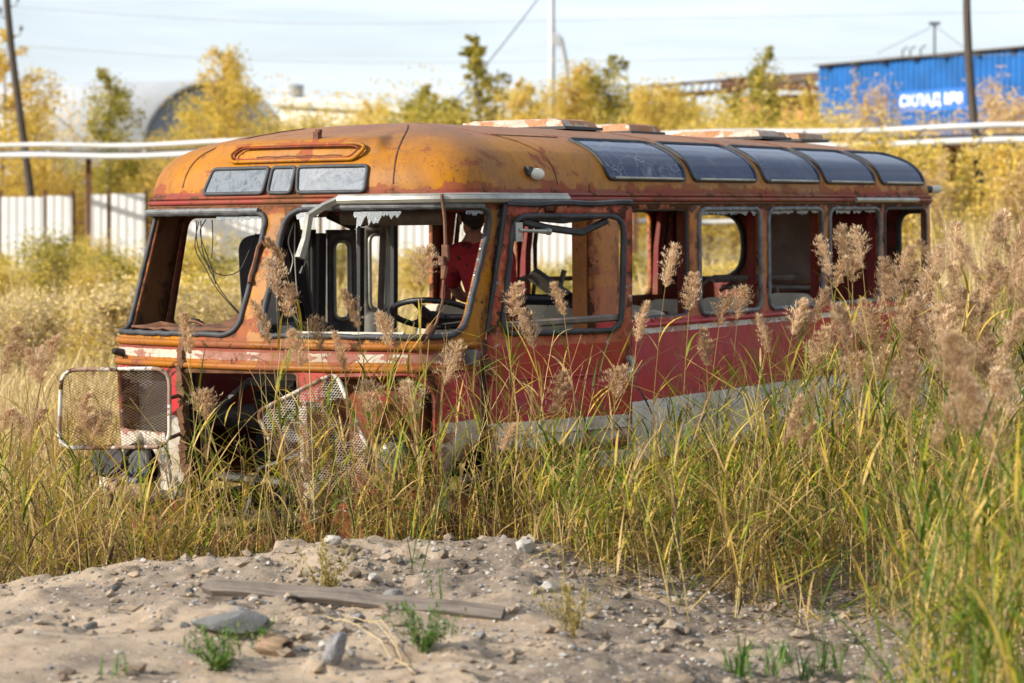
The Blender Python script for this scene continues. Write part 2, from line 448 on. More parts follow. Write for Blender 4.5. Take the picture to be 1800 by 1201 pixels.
# raised belt mouldings round the front
for z, r in ((1.235, .022), (1.11, .020)):
    b = MB(); b.tube([S(a, z, .004) for a in np.linspace(-1.5, 1.52, 70)], r, 8, flat=1.)
    b.build('belt_moulding', 'moulding_paint', BUS, True, False)
# bent lips round the grille hole, charred crack in the middle
b = MB(); P = densify(GR, .05); b.tube([S(p[0]+random.uniform(-.006, .006), p[1], -.02) for p in P], .022, 6, True)
b.build('grille_lip', 'rust_brown', BUS, True)
b = MB()
for zz in np.linspace(.3, 1.24, 24):
    b.box(S(-.475+random.uniform(-.012, .012), zz, .012), (.03+random.random()*.03, .03, .05), Matrix.Rotation(random.uniform(-.5, .5), 3, 'Y'))
b.build('torn_edge', 'rust_brown', BUS)
b = MB(); P = densify(HR, .05); b.tube([S(p[0], p[1], -.005) for p in P], .018, 6, True)
b.build('recess_lip', 'fender_red', BUS, True)
# back of the headlamp recess with lamp bowl
panel('recess_panel', [(.50, .30), (1.27, .30), (1.27, 1.12), (.50, 1.12)], [rounded([(.80, .45), (1.08, .45), (1.08, .73), (.80, .73)], .14)], ['fender_red', 'inner_red'], BUS, fn=lambda a, z, o=0: S(a, z, -.10), d=.1)
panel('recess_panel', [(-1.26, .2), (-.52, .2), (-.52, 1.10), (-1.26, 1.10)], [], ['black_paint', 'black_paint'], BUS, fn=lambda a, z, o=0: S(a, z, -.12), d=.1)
def headlamp(a, z, mat, off=.03, dx=0):
    c = S(a, z, off); c1 = S(a, z, off+.1)
    M = (c1-c).to_track_quat('Z', 'Y').to_matrix().to_4x4(); M.translation = c
    b = MB(); b.lathe([(.02, -.06), (.09, -.05), (.13, -.01), (.14, .02), (.132, .035), (.12, .03)], 24, M)
    h = b.build('headlamp', mat, BUS, True)
    b = MB(); b.lathe([(.118, .02), (.10, .045), (.05, .06), (.01, .064)], 20, M); b.build('lens', 'lens_grey', h, True, False)
    return h
headlamp(.94, .59, 'dark_metal', -.08)
# left lamp ripped out and hanging forward
b = MB()
c = S(-1.02, .53, .14)
M = Matrix.Translation(c) @ Matrix.Rotation(rad(70), 4, 'X') @ Matrix.Rotation(rad(25), 4, 'Y')
b.lathe([(.03, -.10), (.06, -.08), (.095, -.02), (.10, .03), (.09, .04)], 22, M); b.build('lamp_bowl', 'dark_metal', BUS, True)
b = MB(); M2 = Matrix.Translation(S(-.86, .52, .06)) @ Matrix.Rotation(rad(80), 4, 'X') @ Matrix.Scale(.72, 4)
b.lathe([(.10, -.05), (.15, -.03), (.17, .0), (.165, .03), (.13, .02), (.11, -.01)], 22, M2); b.build('lamp_ring', 'black_paint', BUS, True)
b = MB()
for k in range(4): b.tube([S(-.95+.05*k, .55, .02)+Vector((random.uniform(-.1, .1), -.08*t*2, -.35*t)) for t in np.linspace(0, 1, 6)], .008, 5)
b.build('cable', 'wire', BUS)
b = MB(); b.tube([S(-1.2, .36, .10), S(-.95, .34, .12), S(-.7, .36, .10)], .06, 8); b.build('bumper', 'white_rust', BUS, True)
b = MB(); b.tube([S(-1.06, 1.16, .0), S(-1.06, 1.165, .06), S(-1.02, 1.17, .09)], [.025, .02, .012], 8); b.build('bonnet_catch', 'dark_metal', BUS, True)
b = MB(); b.box(S(1.455, 1.165, .02), (.07, .05, .085)); b.build('indicator_lamp', 'rubber_pale', BUS)
# innards of the front: radiator, engine block, pipes in the dark
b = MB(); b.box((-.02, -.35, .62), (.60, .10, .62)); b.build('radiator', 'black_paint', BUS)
b = MB(); b.box((0, .25, .62), (.75, 1.0, .55)); b.box((0, .2, 1.0), (.55, .8, .22), None, .8); b.build('engine_cover', 'grey_brown', BUS)
b = MB()
b.tube([(-.45, -.75, .35), (-.42, -.7, .8), (-.2, -.6, 1.0), (.2, -.55, .95)], .025, 7); b.tube([(.35, -.8, .3), (.3, -.65, .7), (.36, -.6, 1.05)], .03, 7)
b.tube([(-.1, -.78, .2), (-.05, -.7, .5), (.25, -.68, .6)], .018, 6); b.tube([(-.5, -.7, .45), (.5, -.72, .42)], .03, 7)
b.build('pipework', 'dark_metal', BUS, True)
b = MB(); b.box((0, 0, .22), (2.2, 1.2, .05)); b.build('chassis_rail', 'black_paint', BUS)

# --- near side behind the driver's door, round to the middle of the rear
WZ0, WZ1 = 1.305, 2.0
WIN = [(1.30, 2.215), (2.345, 3.225), (3.35, 4.21), (4.33, 5.205), (5.30, 6.08)]
holes = [rect(AV(a), AV(b_), WZ0, WZ1, .085) for a, b_ in WIN]
RW = ATOT  # rear centre
def rear_a(u): return ATOT-float(np.interp(abs(u), [0, .3, .6, .9, 1.07, 1.17], [0, .3, .6, .9, 1.075, 1.21])) if u >= 0 else -(ATOT-float(np.interp(abs(u), [0, .3, .6, .9, 1.07, 1.17], [0, .3, .6, .9, 1.075, 1.21])))
near_rear = rounded([(rear_a(1.13), 1.40), (rear_a(.86), 1.40), (rear_a(.86), 1.98), (rear_a(1.13), 1.98)], [.03, .25, .25, .03])
arch = rounded([(AV(.72), .25), (AV(1.62), .25), (AV(1.60), .52), (AV(1.40), .60), (AV(1.05), .62), (AV(.76), .60)], [.01, .01, .12, .12, .1, .05])
side = panel('side_panel', [(AV(.98), .12), (ATOT, .12), (ATOT, GZ), (AV(.98), GZ)], holes+[near_rear], ['side_paint', 'inner_red'], BUS, d=.09, thick=.035)
for i, h in enumerate(holes):
    if i == 0:
        loop('window_gasket', h, .014, 'dark_metal', BUS, off=-.02)
    elif i == 4: loop('window_gasket', h, .013, 'rubber', BUS, off=.0)
    else:
        loop('window_gasket', h, .016, 'rubber_pale', BUS, off=.003, wob=.003)
    # inner return of the opening
loop('window_gasket', near_rear, .025, 'rubber', BUS, off=-.03)
# window pillars inside (dark red U channels)
for v in (1.17, 2.28, 3.285, 4.27, 5.25):
    b = MB(); b.box((1.15, v, 1.66), (.075, .085, .80)); b.build('window_pillar', 'inner_red', BUS)
b = MB(); b.box((1.19, 1.08, 1.66), (.02, .18, .8)); b.box((1.13, .985, 1.66), (.10, .03, .8)); b.build('door_pillar', 'pillar_orange', BUS)
b = MB(); b.tube([S(AV(v), 1.262, .006) for v in np.linspace(1.0, 5.9, 30)], .016, 8); b.build('belt_moulding', 'side_paint', BUS, True, False)
# --- far side
def dark(a, z, o=0): return S(a, z, o)
farwin = [(2.95, 3.85), (4.0, 4.87), (5.05, 5.92)]
fh = [rounded([(AV(v1, -1), WZ0), (AV(v0, -1), WZ0), (AV(v0, -1), 1.99), (AV(v1, -1), 1.99)], .08) for v0, v1 in farwin]
fh += [rounded([(AV(2.72, -1), .5), (AV(1.06, -1), .5), (AV(1.06, -1), 1.97), (AV(2.72, -1), 1.97)], .06)]
fh += [rounded([(AV(.83, -1), 1.29), (AV(.05, -1), 1.29), (AV(.05, -1), 1.97), (AV(.83, -1), 1.97)], .07)]
far_rear = rounded([(rear_a(-.57), 1.42), (rear_a(-1.16), 1.42), (rear_a(-1.16), 1.99), (rear_a(-.57), 1.99)], [.26, .05, .05, .26])
far_rear = [(a, z) for a, z in far_rear]
farp = panel('far_side_panel', [(-ATOT, .3), (-A0, .3), (-A0, GZ), (-ATOT, GZ)], fh+[far_rear], ['side_paint', 'inner_red'], BUS, d=.1, thick=.035)
loop('rear_window_gasket', far_rear, .028, 'rubber', BUS, off=-.03)
for v in (2.84, 3.92, 4.96, 5.98):
    b = MB(); b.tube([(-1.14, v+.05, 2.03), (-1.15, v, 1.7), (-1.14, v-.04, 1.3)], [.05, .045, .05], 6); b.build('window_pillar', 'inner_red', BUS)
    b = MB(); b.tube([(-1.10, v+.11+random.uniform(0, .02), 2.03), (-1.12, v+.085, 1.75), (-1.11, v+.05+random.uniform(0, .05), 1.5), (-1.12, v+.04, 1.31)], [.018, .02, .015, .02], 5); b.build('pillar_trim', 'rust_brown', BUS)

# --- roof: rings stepping in from the gutter to the crown
QI = [0, .004, .010, .020, .034, .052, .082, .12, .165, .22, .30, .42, .56, .72, .90, 1.06, 1.2]
QZ = [GZ, 2.10, 2.145, 2.19, 2.232, 2.270, 2.312, 2.348, 2.376, 2.404, 2.434, 2.468, 2.498, 2.524, 2.543, 2.553, 2.557]
def ring_z(q): return float(np.interp(q*1.22, QI, QZ))
PZ = [GZ, 2.09, 2.17, 2.27, 2.36, 2.405, 2.430, 2.445, 2.465, 2.49, 2.52, 2.55, 2.572, 2.58]
PV = [-.585, -.578, -.552, -.515, -.478, -.455, -.425, -.36, -.22, -.02, .25, .55, .9, 1.2]
def sstep(a, b, x):
    t = min(1, max(0, (x-a)/(b-a))); return t*t*(3-2*t)
def roof(a, q, off=0.):
    if off:
        e = .004
        p = roof(a, q); t = roof(a+e, q)-roof(a-e, q); w = roof(a, min(1, q+.004))-roof(a, max(0, q-.004))
        nrm = t.cross(w)
        return p+nrm.normalized()*off if nrm.length > 1e-12 else p+Vector((0, 0, off))
    u0, v0 = uv_of(a); z = ring_z(q)
    u = u0*(1-q); v = v0
    if v0 < .75: v = v0+q*(.75-v0)
    if v0 > 4.9: v = v0-q**1.5*.95*(v0-4.9)
    z -= .012*max(0, v-3.0)/3.2*min(1, q*3)
    if v0 < -.2:
        uu = u0*(1-q*sstep(.9, 1.1, abs(u0)))
        k = 1-sstep(.66, .78, abs(uu)); k *= 1-sstep(.22, .42, q)
        vp = float(np.interp(z, PZ, PV))+.10*(uu/.65)**2*.6
        if k > 0:
            v = v*(1-k)+min(v, vp)*k; u = u*(1-k)+uu*(1-q*(.55+.45*sstep(.22, .5, q)))*k
    return Vector((u, v, z))
As = list(np.concatenate([np.linspace(0, .60, 13)[:-1], np.linspace(.60, .82, 12)[:-1], np.linspace(.82, 1.6, 16)[:-1], np.linspace(1.6, 7.2, 40)[:-1], np.linspace(7.2, ATOT, 18)]))
As = [-x for x in As[::-1]][:-1]+As; As = As[1:]
Qs = [x/1.22 for x in QI[:-1]]; Qs = sorted(set(list(np.interp(np.linspace(0, len(Qs)-1, 44), range(len(Qs)), Qs))+[.985]))
b = MB(); n = len(As)
vs = [roof(a, q) for q in Qs for a in As]; fs = []
for j in range(len(Qs)-1):
    for i in range(n): fs.append((j*n+i, j*n+(i+1) % n, (j+1)*n+(i+1) % n, (j+1)*n+i))
o0 = (len(Qs)-1)*n; N2 = n//2
fs.append(tuple(o0+i for i in range(n)))
b.add(vs, fs)
roofo = b.build('roof', ['roof_paint', 'inner_red'], BUS, True, False)
mod(roofo, 'SOLIDIFY', thickness=.022, offset=-1, material_offset=1)
# gutter beads
for z, off, r, mt in ((2.062, .012, .016, 'fender_red'), (2.090, .006, .012, 'roof_paint'), (2.040, .004, .010, 'rust_brown')):
    b = MB(); pts = [S(a, z, 0) for a in np.linspace(-ATOT, ATOT, 240)[:-1]]
    pts = []
    for a in np.linspace(-ATOT, ATOT, 300)[:-1]:
        u, v = uv_of(a); u1, v1 = uv_of(a+.01); t = Vector((u1-u, v1-v, 0)).normalized()
        pts.append(Vector((u, v, z))+Vector((t.y, -t.x, 0))*off)
    b.tube(pts, r, 8, True); b.build('gutter', mt, roofo, True, False)
# welded seams
def seam(pts, r=.006): 
    b = MB(); b.tube([roof(a, q, .001) for a, q in pts], r, 6); return b.build('seam', 'rust_brown', roofo, True)
seam([(.80+.10*math.sin(t*1.5), .01+.55*t) for t in np.linspace(0, 1, 30)])
seam([(-.80-.10*math.sin(t*1.5), .01+.55*t) for t in np.linspace(0, 1, 30)])
seam([(AV(.60)-.32*t**1.5, .01+.30*t) for t in np.linspace(0, 1, 26)], .005)
seam([(AV(.28)+.9*t, .305+.0*t) for t in np.linspace(0, 1, 20)], .005)
for v in (2.4, 3.4, 4.4): seam([(AV(v), .30+.4*t) for t in np.linspace(0, 1, 14)], .004)
# skylights along the curve of the roof, near and far side
def skylight(v0, v1, side_, mat, q0=.016, q1=.262):
    a0, a1 = AV(v0, side_), AV(v1, side_)
    G = []
    K = 12
    poly = rounded([(a0, 0.), (a1, 0.), (a1, 1.), (a0, 1.)], [.07]*4, 5)
    # q is not a length: map the 0..1 of the polygon on q so that the corners look round
    fn = lambda a, t, o=0.: roof(a, q0+(q1-q0)*max(0, min(1, t))**1.5, o)
    poly2 = [(p[0], p[1]) for p in rounded([(a0, 0), (a1, 0), (a1, .42), (a0, .42)], .075, 6)]
    poly2 = [(a, t/.42) for a, t in poly2]
    w = MB(); P = densify(poly2, .05); w.tube([fn(a, t, .006) for a, t in P], .0135, 8, True)
    fr = w.build('skylight', 'rubber', roofo, True, False)
    pts = densify(poly2, .05); edges = [(i, (i+1) % len(pts)) for i in range(len(pts))]
    lo, hi = min(a0, a1), max(a0, a1)
    for i in range(1, 14):
        for j in range(1, 12):
            p = (lo+(hi-lo)*i/14, j/12+.003)
            if inside(p, poly2): pts.append(p)
    V, E_, Fc, *_ = delaunay_2d_cdt([Vector(p) for p in pts], edges, [], 0, 1e-6)
    w = MB(); w.add([fn(v[0], v[1], .007) for v in V], [tuple(f) for f in Fc if inside((sum(V[i][0] for i in f)/len(f), sum(V[i][1] for i in f)/len(f)), poly2)])
    w.build('pane', mat, fr, True, False)
    w = MB(); w.tube([fn(a, .02, .022) for a in np.linspace(a0+.07*side_, a1-.07*side_, 14)], .008, 6); w.build('trim', 'trim_metal', fr, True)
    return fr
for (v0, v1), mt in zip([(1.20, 2.20), (2.30, 3.22), (3.33, 4.22), (4.30, 5.18), (5.28, 6.10)], ['glass_cracked', 'glass_dusty', 'glass_dusty', 'glass_clean', 'glass_clean']):
    skylight(v0, v1, 1, mt); skylight(v0, v1, -1, 'glass_clean')
# front roof lights on the upright face panel
def face(u, z, off=0.):
    return Vector((u, float(np.interp(z, PZ, PV))+.06*(u/.65)**2-off, z))
def rlight(u0, u1, z0, z1, lean_=.0):
    P = rounded([(u0, z0), (u1, z0), (u1+lean_*.3, z1), (u0+lean_, z1)], .028, 4)
    w = MB(); w.tube([face(p[0], p[1], .034) for p in densify(P, .04)], .012, 8, True); fr = w.build('roof_light', 'rubber', roofo, True, False)
    pts = densify(P, .05)
    w = MB(); w.add([face(p[0], p[1], .034) for p in pts], [tuple(range(len(pts)))]); w.build('pane', 'glass_front', fr)
rlight(-.575, -.085, 2.112, 2.262, .045); rlight(-.045, .125, 2.112, 2.262, 0); rlight(.17, .62, 2.112, 2.262, -.03)
# raised blind panel (old route board) above the lights
P = rounded([(-.40, 2.302), (.50, 2.302), (.56, 2.375), (.50, 2.395), (-.36, 2.398), (-.43, 2.35)], .03, 4)
w = MB(); w.tube([face(p[0], p[1], .022) for p in densify(P, .04)], .012, 8, True)
pb = w.build('route_board', 'panel_paint', roofo, True, False)
P2 = [(x*.93+.004, 2.35+(z-2.35)*.72) for x, z in P]
w = MB(); w.tube([face(p[0], p[1], .026) for p in densify(P2, .04)], .005, 8, True); w.build('inner_rim', 'fender_red', pb, True, False)
w = MB(); w.tube([face(u, 2.327+.002*math.sin(u*40), .026) for u in np.linspace(-.2, .42, 16)], .004, 6); w.build('crack', 'rust_brown', pb)
w = MB(); w.box(face(.17, 2.43, .0)+Vector((0, .02, .02)), (.035, .04, .045)); w.box(face(.17, 2.43, .0)+Vector((.01, .02, .045)), (.03, .03, .02)); w.build('roof_bracket', 'rust_brown', roofo)
# vent hatches on the crown
for v, uc, w_ in ((2.0, -.03, .84), (3.12, .0, .50), (4.90, -.02, .80), (5.72, .0, .62)):
    w = MB(); M = Matrix.Rotation(rad(random.uniform(-2, 2)), 3, 'Z')
    w.box((uc, v+.22, 2.583), (w_, .46, .045), M, .93); w.box((uc, v+.22, 2.611), (w_*.86, .40, .014), M, .9)
    h = w.build('roof_hatch', 'hatch_paint', roofo)
    w = MB(); w.box((uc, v+.22, 2.553), (w_+.05, .50, .02), M); w.build('hatch_rim', 'black_paint', h)
# marker lamps
w = MB(); c = roof(AV(.36), .02, .02); M = Matrix.Translation(c) @ Matrix.Rotation(rad(-90), 4, 'X') @ Matrix.Scale(.62, 4, Vector((0, 1, 0)))
M = Matrix.Translation(c) @ Matrix(((0.55, 0, 0, 0), (0, 1.45, 0, 0), (0, 0, .72, 0), (0, 0, 0, 1)))
w.lathe([(.005, -.05), (.03, -.043), (.046, -.02), (.05, 0), (.046, .02), (.03, .043), (.005, .05)], 16, M); ml = w.build('marker_lamp', 'lamp_cream', roofo, True, False)
w = MB(); w.box(c+Vector((-.012, -.075, .02)), (.03, .05, .05)); w.build('lamp_bracket', 'dark_metal', ml)
w = MB(); c = Vector((1.17, 6.29, 2.145)); w.tube([c, c+Vector((.05, .05, .005)), c+Vector((.065, .07, .005))], [.028, .034, .022], 10); w.build('marker_lamp', 'lamp_cream', roofo, True)
w = MB(); w.tube([(1.14, 6.23, 2.15), (1.175, 6.295, 2.148)], .03, 10); w.build('lamp_bracket', 'dark_metal', roofo, True)
# loose drip rail along the gutter, broken off and bent down in front
def gut(a, z, off):
    u, v = uv_of(a); u1, v1 = uv_of(a+.01); t = Vector((u1-u, v1-v, 0)).normalized()
    return Vector((u, v, z))+Vector((t.y, -t.x, 0))*off
w = MB()
pts = [gut(a, 2.063, .045) for a in np.linspace(A0+.62, .47, 40)]
w.tube(pts, .026, 8, up=(0, 0, 1)); w.tube([p+Vector((0, 0, .022)) for p in pts], .012, 6)
drip = w.build('drip_rail', 'trim_metal', BUS, True)
w = MB(); pp = [gut(.47, 2.068, .045), gut(.40, 2.03, .09), S(.355, 1.93, .13), S(.345, 1.81, .10), S(.335, 1.70, .10)]
w.tube(pp, [.022, .024, .026, .024, .03], 4, up=(0, -1, 0)); w.build('bent_end', 'trim_metal', drip)
w = MB(); w.tube([gut(a, 2.062, .03) for a in np.linspace(AV(4.72), AV(5.86), 12)], .02, 8); w.build('drip_rail', 'trim_metal', BUS, True)
# wiper rod hanging over the near windscreen
w = MB(); w.tube([S(1.10, 2.09, .08), S(1.135, 1.93, .05), S(1.165, 1.78, .05), S(1.18, 1.66, .045)], .011, 6)
w.tube([S(1.18, 1.66, .045), S(1.205, 1.48, .045), S(1.195, 1.36, .05), S(1.15, 1.25, .06)], .008, 6)
rod = w.build('wiper_arm', 'rust_brown', BUS, True)
w = MB(); w.box(S(1.17, 1.745, .055), (.04, .02, .09)); w.box(S(1.16, 1.70, .055), (.035, .022, .05)); w.tube([S(1.18, 1.67, .05), S(1.185, 1.60, .05)], [.022, .014], 8); w.build('pivot', 'rust_brown', rod)
# cracked seal on the outer edge of the mid pillar
w = MB(); w.tube([S(.02, 1.80, .02), S(-.005, 1.82, .03), S(-.03, 1.79, .025), S(-.035, 1.70, .02), S(-.045, 1.62, .02), S(-.03, 1.58, .03)], .012, 6); w.build('hose', 'rust_brown', BUS, True)
# shards of glass still in the rubber
def shards(name, fn, a0, a1, z, dn, N, off=-.002):
    w = MB(); a = a0
    while a < a1:
        L = random.uniform(.03, .11); h = random.uniform(.01, .05)*dn
        if random.random() < .92:
            q_ = [fn(a+L*t, z-h*random.uniform(.15, 1.)*(1-abs(2*t-1)**3), off) for t in (.02, .15, .3, .42, .55, .7, .82, .98)]
            m = [fn(a, z+.012, off)]+q_+[fn(a+L, z+.012, off)]
            w.add(m, [tuple(range(len(m)))])
        a += L*.9
    o = w.build(name, 'glass_shard', BUS); mod(o, 'SOLIDIFY', thickness=.004); return o
shards('glass_shards', S, .56, .84, 1.985, 1.9, 1); shards('glass_shards', S, .17, .30, 1.985, 1.2, 1); shards('glass_shards', S, 1.25, 1.40, 1.985, .6, 1)
shards('glass_shards', S, -.45, -.12, 1.965, .5, 1)
for (a, b_) in WIN[1:4]: shards('glass_shards', S, AV(a+.05), AV(b_-.05), 1.975, .55, 1)
w = MB()
for k in range(70):
    a = random.uniform(.15, 1.38); p = S(a, 1.305, -.01-.04*random.random()); w.box(p, (.014, .012, .012), Matrix.Rotation(random.random()*3, 3, (random.random(), 1, .5)))
for k in range(40):
    t = random.random(); p = S(1.41+.045*t, 1.34+.55*t, -.012); w.box(p, (.014, .010, .03), Matrix.Rotation(random.random()*3, 3, 'X'))
for k in range(40):
    a = random.uniform(-1.25, -.12); p = S(a, 1.295, -.01-.04*random.random()); w.box(p, (.012, .012, .010), Matrix.Rotation(random.random()*3, 3, (random.random(), 1, .5)))
w.build('glass_crumbs', 'glass_shard', BUS)

# --- driver's door, swung open about twenty degrees
DB = rad(20)
DOOR = empty('driver_door', (1.22, -.2, 0), (0, 0, -DB)); DOOR.parent = BUS
def D(d, z, off=0.): return Vector((off, d, z))
dout = rounded([(.0, .60), (1.075, .56), (1.085, 1.3), (1.095, 2.018), (.165, 2.021), (.01, 1.27), (.0, 1.2)], [.02, .03, 0.001, .03, .02, .05, .05])
dwin = rounded([(.105, 1.285), (1.0, 1.275), (1.03, 1.955), (.205, 1.965)], [.09, .12, .12, .10])
panel('door_skin', dout, [dwin], ['door_paint', 'inner_red'], DOOR, fn=D, d=.09, thick=.03)
w = MB(); w.tube([D(p[0]+random.uniform(-.003, .003), p[1]+random.uniform(-.003, .003), .004) for p in densify(dwin, .04)], .017, 8, True); w.build('window_gasket', 'rubber', DOOR, True, False)
w = MB(); w.tube([D(d, 2.035+.004*math.sin(d*14), .0) for d in np.linspace(.15, 1.09, 24)], .018, 6); w.build('door_seal', 'rubber', DOOR, True)
w = MB(); w.tube([D(.152, 2.03, -.012), D(.10, 1.74, -.012), D(.012, 1.30, -.012)], .016, 6); w.tube([D(-.012, 1.26, -.012), D(-.025, .9, -.012), D(-.03, .62, -.012)], .013, 6)
w.build('hinge_seal', 'rubber', DOOR, True)
w = MB(); w.tube([D(1.04, 1.10, .012), D(1.045, 1.10, .04)], .024, 10); w.tube([D(1.045, 1.10, .04), D(1.04, 1.06, .05), D(.98, 1.00, .05)], [.014, .013, .010], 7); w.build('door_handle', 'trim_metal', DOOR, True)
w = MB(); w.box(D(.22, 1.87, .02), (.02, .05, .11)); w.tube([D(.22, 1.88, .03), D(.30, 1.875, .05), D(.40, 1.87, .055)], [.012, .009, .016], 8); w.tube([D(.40, 1.87, .055), D(.425, 1.87, .057)], .02, 8); w.build('mirror_bracket', 'trim_metal', DOOR, True)
w = MB(); w.tube([D(.28, 1.93, -.03), D(.5, 1.89, -.06), D(.75, 1.86, -.06), D(.92, 1.93, -.03)], .022, 6); w.tube([D(.35, 1.95, -.05), D(.6, 1.93, -.05), D(.9, 1.96, -.04)], .016, 6); w.build('loose_weatherstrip', 'rubber', DOOR, True)
w = MB(); w.tube([D(.12, 1.33, -.03), D(1.0, 1.35, -.03)], .022, 6); w.build('door_ledge', 'grey_brown', DOOR, True)
w = MB(); w.tube([D(0, 1.02, .006), D(1.07, 1.02, .006)], .008, 6); w.tube([D(0.01, .70, .006), D(1.07, .70, .006)], .008, 6); w.build('door_bead', 'door_paint', DOOR, True, False)
for z in (.70, 1.10): 
    w = MB(); w.box(D(-.01, z, .015), (.03, .06, .09)); w.build('hinge', 'rust_brown', DOOR)
# torn metal of the wheel arch and crumpled fender below the door
def ragged(name, base, N, mat, s, jz):
    w = MB()
    for k in range(N):
        c = Vector(base)+Vector((random.uniform(-.06, .1), random.uniform(-.5, .5)*s, random.uniform(-.5, .5)*jz))
        r = [Vector((random.uniform(-.03, .06), random.uniform(-.12, .12), random.uniform(-.10, .10))) for _ in range(4)]
        w.add([c+r[0]+Vector((0, -.06, -.05)), c+r[1]+Vector((0, .06, -.05)), c+r[2]+Vector((0, .05, .05)), c+r[3]+Vector((0, -.05, .05))], [(0, 1, 2, 3)])
    o = w.build(name, mat, BUS); mod(o, 'SOLIDIFY', thickness=.006); return o
ragged('torn_arch', (1.24, .25, .52), 16, 'white_rust', 1.0, .16)
ragged('torn_arch', (1.22, .20, .40), 14, 'rust_brown', 1.0, .25)
def sheet(name, P, mat, jitter=.02, nx=8, ny=6):
    a, b_, c, d = [Vector(p) for p in P]; w = MB(); vs = []
    for j in range(ny+1):
        for i in range(nx+1):
            s, t = i/nx, j/ny
            vs.append((a*(1-s)+b_*s)*(1-t)+(d*(1-s)+c*s)*t+Vector([random.uniform(-jitter, jitter) for _ in range(3)]))
    w.add(vs, [(j*(nx+1)+i, j*(nx+1)+i+1, (j+1)*(nx+1)+i+1, (j+1)*(nx+1)+i) for j in range(ny) for i in range(nx)])
    o = w.build(name, mat, BUS, True, False); mod(o, 'SOLIDIFY', thickness=.008); mod(o, 'SUBSURF', levels=1, render_levels=1); return o
sheet('crumpled_fender', [(1.30, -.62, .04), (1.42, .06, .10), (1.30, .16, .36), (1.16, -.5, .40)], 'fender_red', .03)
sheet('crumpled_fender', [(1.40, -.30, .02), (1.50, .34, .16), (1.34, .30, .26), (1.26, -.26, .22)], 'fender_red', .025)
w = MB(); w.lathe([(.2, -.10), (.42, -.11), (.46, -.06), (.46, .06), (.42, .11), (.2, .10)], 28, Matrix.Translation((.98, .45, .30)) @ Matrix.Rotation(rad(90), 4, 'Y'))
wh = w.build('wheel', 'black_paint', BUS, True); 
w = MB(); w.lathe([(.03, -.04), (.14, -.03), (.20, .02), (.22, .09), (.20, .10)], 22, Matrix.Translation((1.03, .45, .30)) @ Matrix.Rotation(rad(90), 4, 'Y')); w.build('rim', 'rust_brown', wh, True)
w = MB(); w.box((.95, 1.2, .42), (.3, .5, .03)); w.build('step_plate', 'rust_brown', BUS)

# --- the two expanded-metal grille doors
def grille(name, pts4, r, cells, label, mmat='mesh_rust', hw=.0011):
    a, b_, c, d = [Vector(p) for p in pts4]
    def fn(s, t): return (a*(1-s)+b_*s)*(1-t)+(d*(1-s)+c*s)*t
    L = (b_-a).length; H = (d-a).length
    P = rounded([(0, 0), (L, 0), (L, H), (0, H)], r, 6)
    w = MB(); w.tube([fn(p[0]/L, p[1]/H) for p in densify(P, .04)], .0125, 8, True); g = w.build(name, 'white_rust', BUS, True, False)
    if label: g['label'] = label
    w = MB(); nn = (b_-a).cross(d-a).normalized()
    Pin = P
    cw, ch = cells
    def clipline(x0, y0, dx, dy):
        prev = None; runs = []; cur = []
        for k in range(int(4*max(L, H)/.01)):
            x, y = x0+dx*k*.01, y0+dy*k*.01
            if inside((x, y), Pin): cur.append((x, y))
            elif cur: runs.append(cur); cur = []
        if cur: runs.append(cur)
        return runs
    ang = math.atan2(ch, cw)
    for sg in (1, -1):
        x = -H*cw/ch-cw
        while x < L+H*cw/ch+cw:
            if sg > 0: runs = clipline(x, -.001, math.cos(ang), math.sin(ang))
            else: runs = clipline(x, -.001, -math.cos(ang), math.sin(ang))
            for rn in runs:
                p0, p1 = rn[0], rn[-1]
                if math.dist(p0, p1) < .01: continue
                q0 = fn(p0[0]/L, p0[1]/H); q1 = fn(p1[0]/L, p1[1]/H)
                t = (q1-q0).normalized(); s_ = t.cross(nn)*hw
                o = nn*(.002*sg)
                w.add([q0+s_+o, q1+s_+o, q1-s_+o, q0-s_+o], [(0, 1, 2, 3)])
            x += cw
    m = w.build('mesh', mmat, g); return g
BI = (Matrix.Translation(ORG) @ Matrix.Rotation(-BA, 4, 'Z') @ Matrix.Rotation(rad(-.7), 4, 'Y')).inverted()
def atp(px, py, Y): return Vector(((px-900)/4250*Y, Y, 2.05+(358-py)/4250*Y))     # a point of the photo placed Y metres away
def lat(px, py, Y): return BI @ atp(px, py, Y)
grille('grille', [lat(103, 788, 14.05), lat(298, 786, 13.95), lat(298, 648, 13.95), lat(108, 650, 14.05)], .10, (.030, .0165), 'pale rusty mesh grille swung out past the front corner')
grille('grille', [lat(540, 908, 13.25), lat(672, 850, 13.30), lat(590, 655, 13.45), lat(450, 725, 13.40)], .06, (.026, .0150), 'pale mesh grille hanging tilted over the headlamp recess', 'white_rust', .0015)
w = MB(); w.tube([lat(298, 700, 13.95), S(-.5, .93, .0)], .012, 6); w.tube([lat(300, 770, 13.95), S(-.52, .70, .0)], .012, 6); w.build('grille_hinge', 'rust_brown', BUS)
# white post between recess and grille opening
w = MB(); w.tube([S(.47, .93, .03), S(.475, .6, .035), S(.48, .25, .02)], .055, 6); w.build('front_post', 'white_rust', BUS)
# ------------------------------------------------------------------ inside the bus
w = MB(); w.box((0, 2.85, .735), (2.3, 6.5, .05)); w.build('floor', 'bus_floor', BUS)
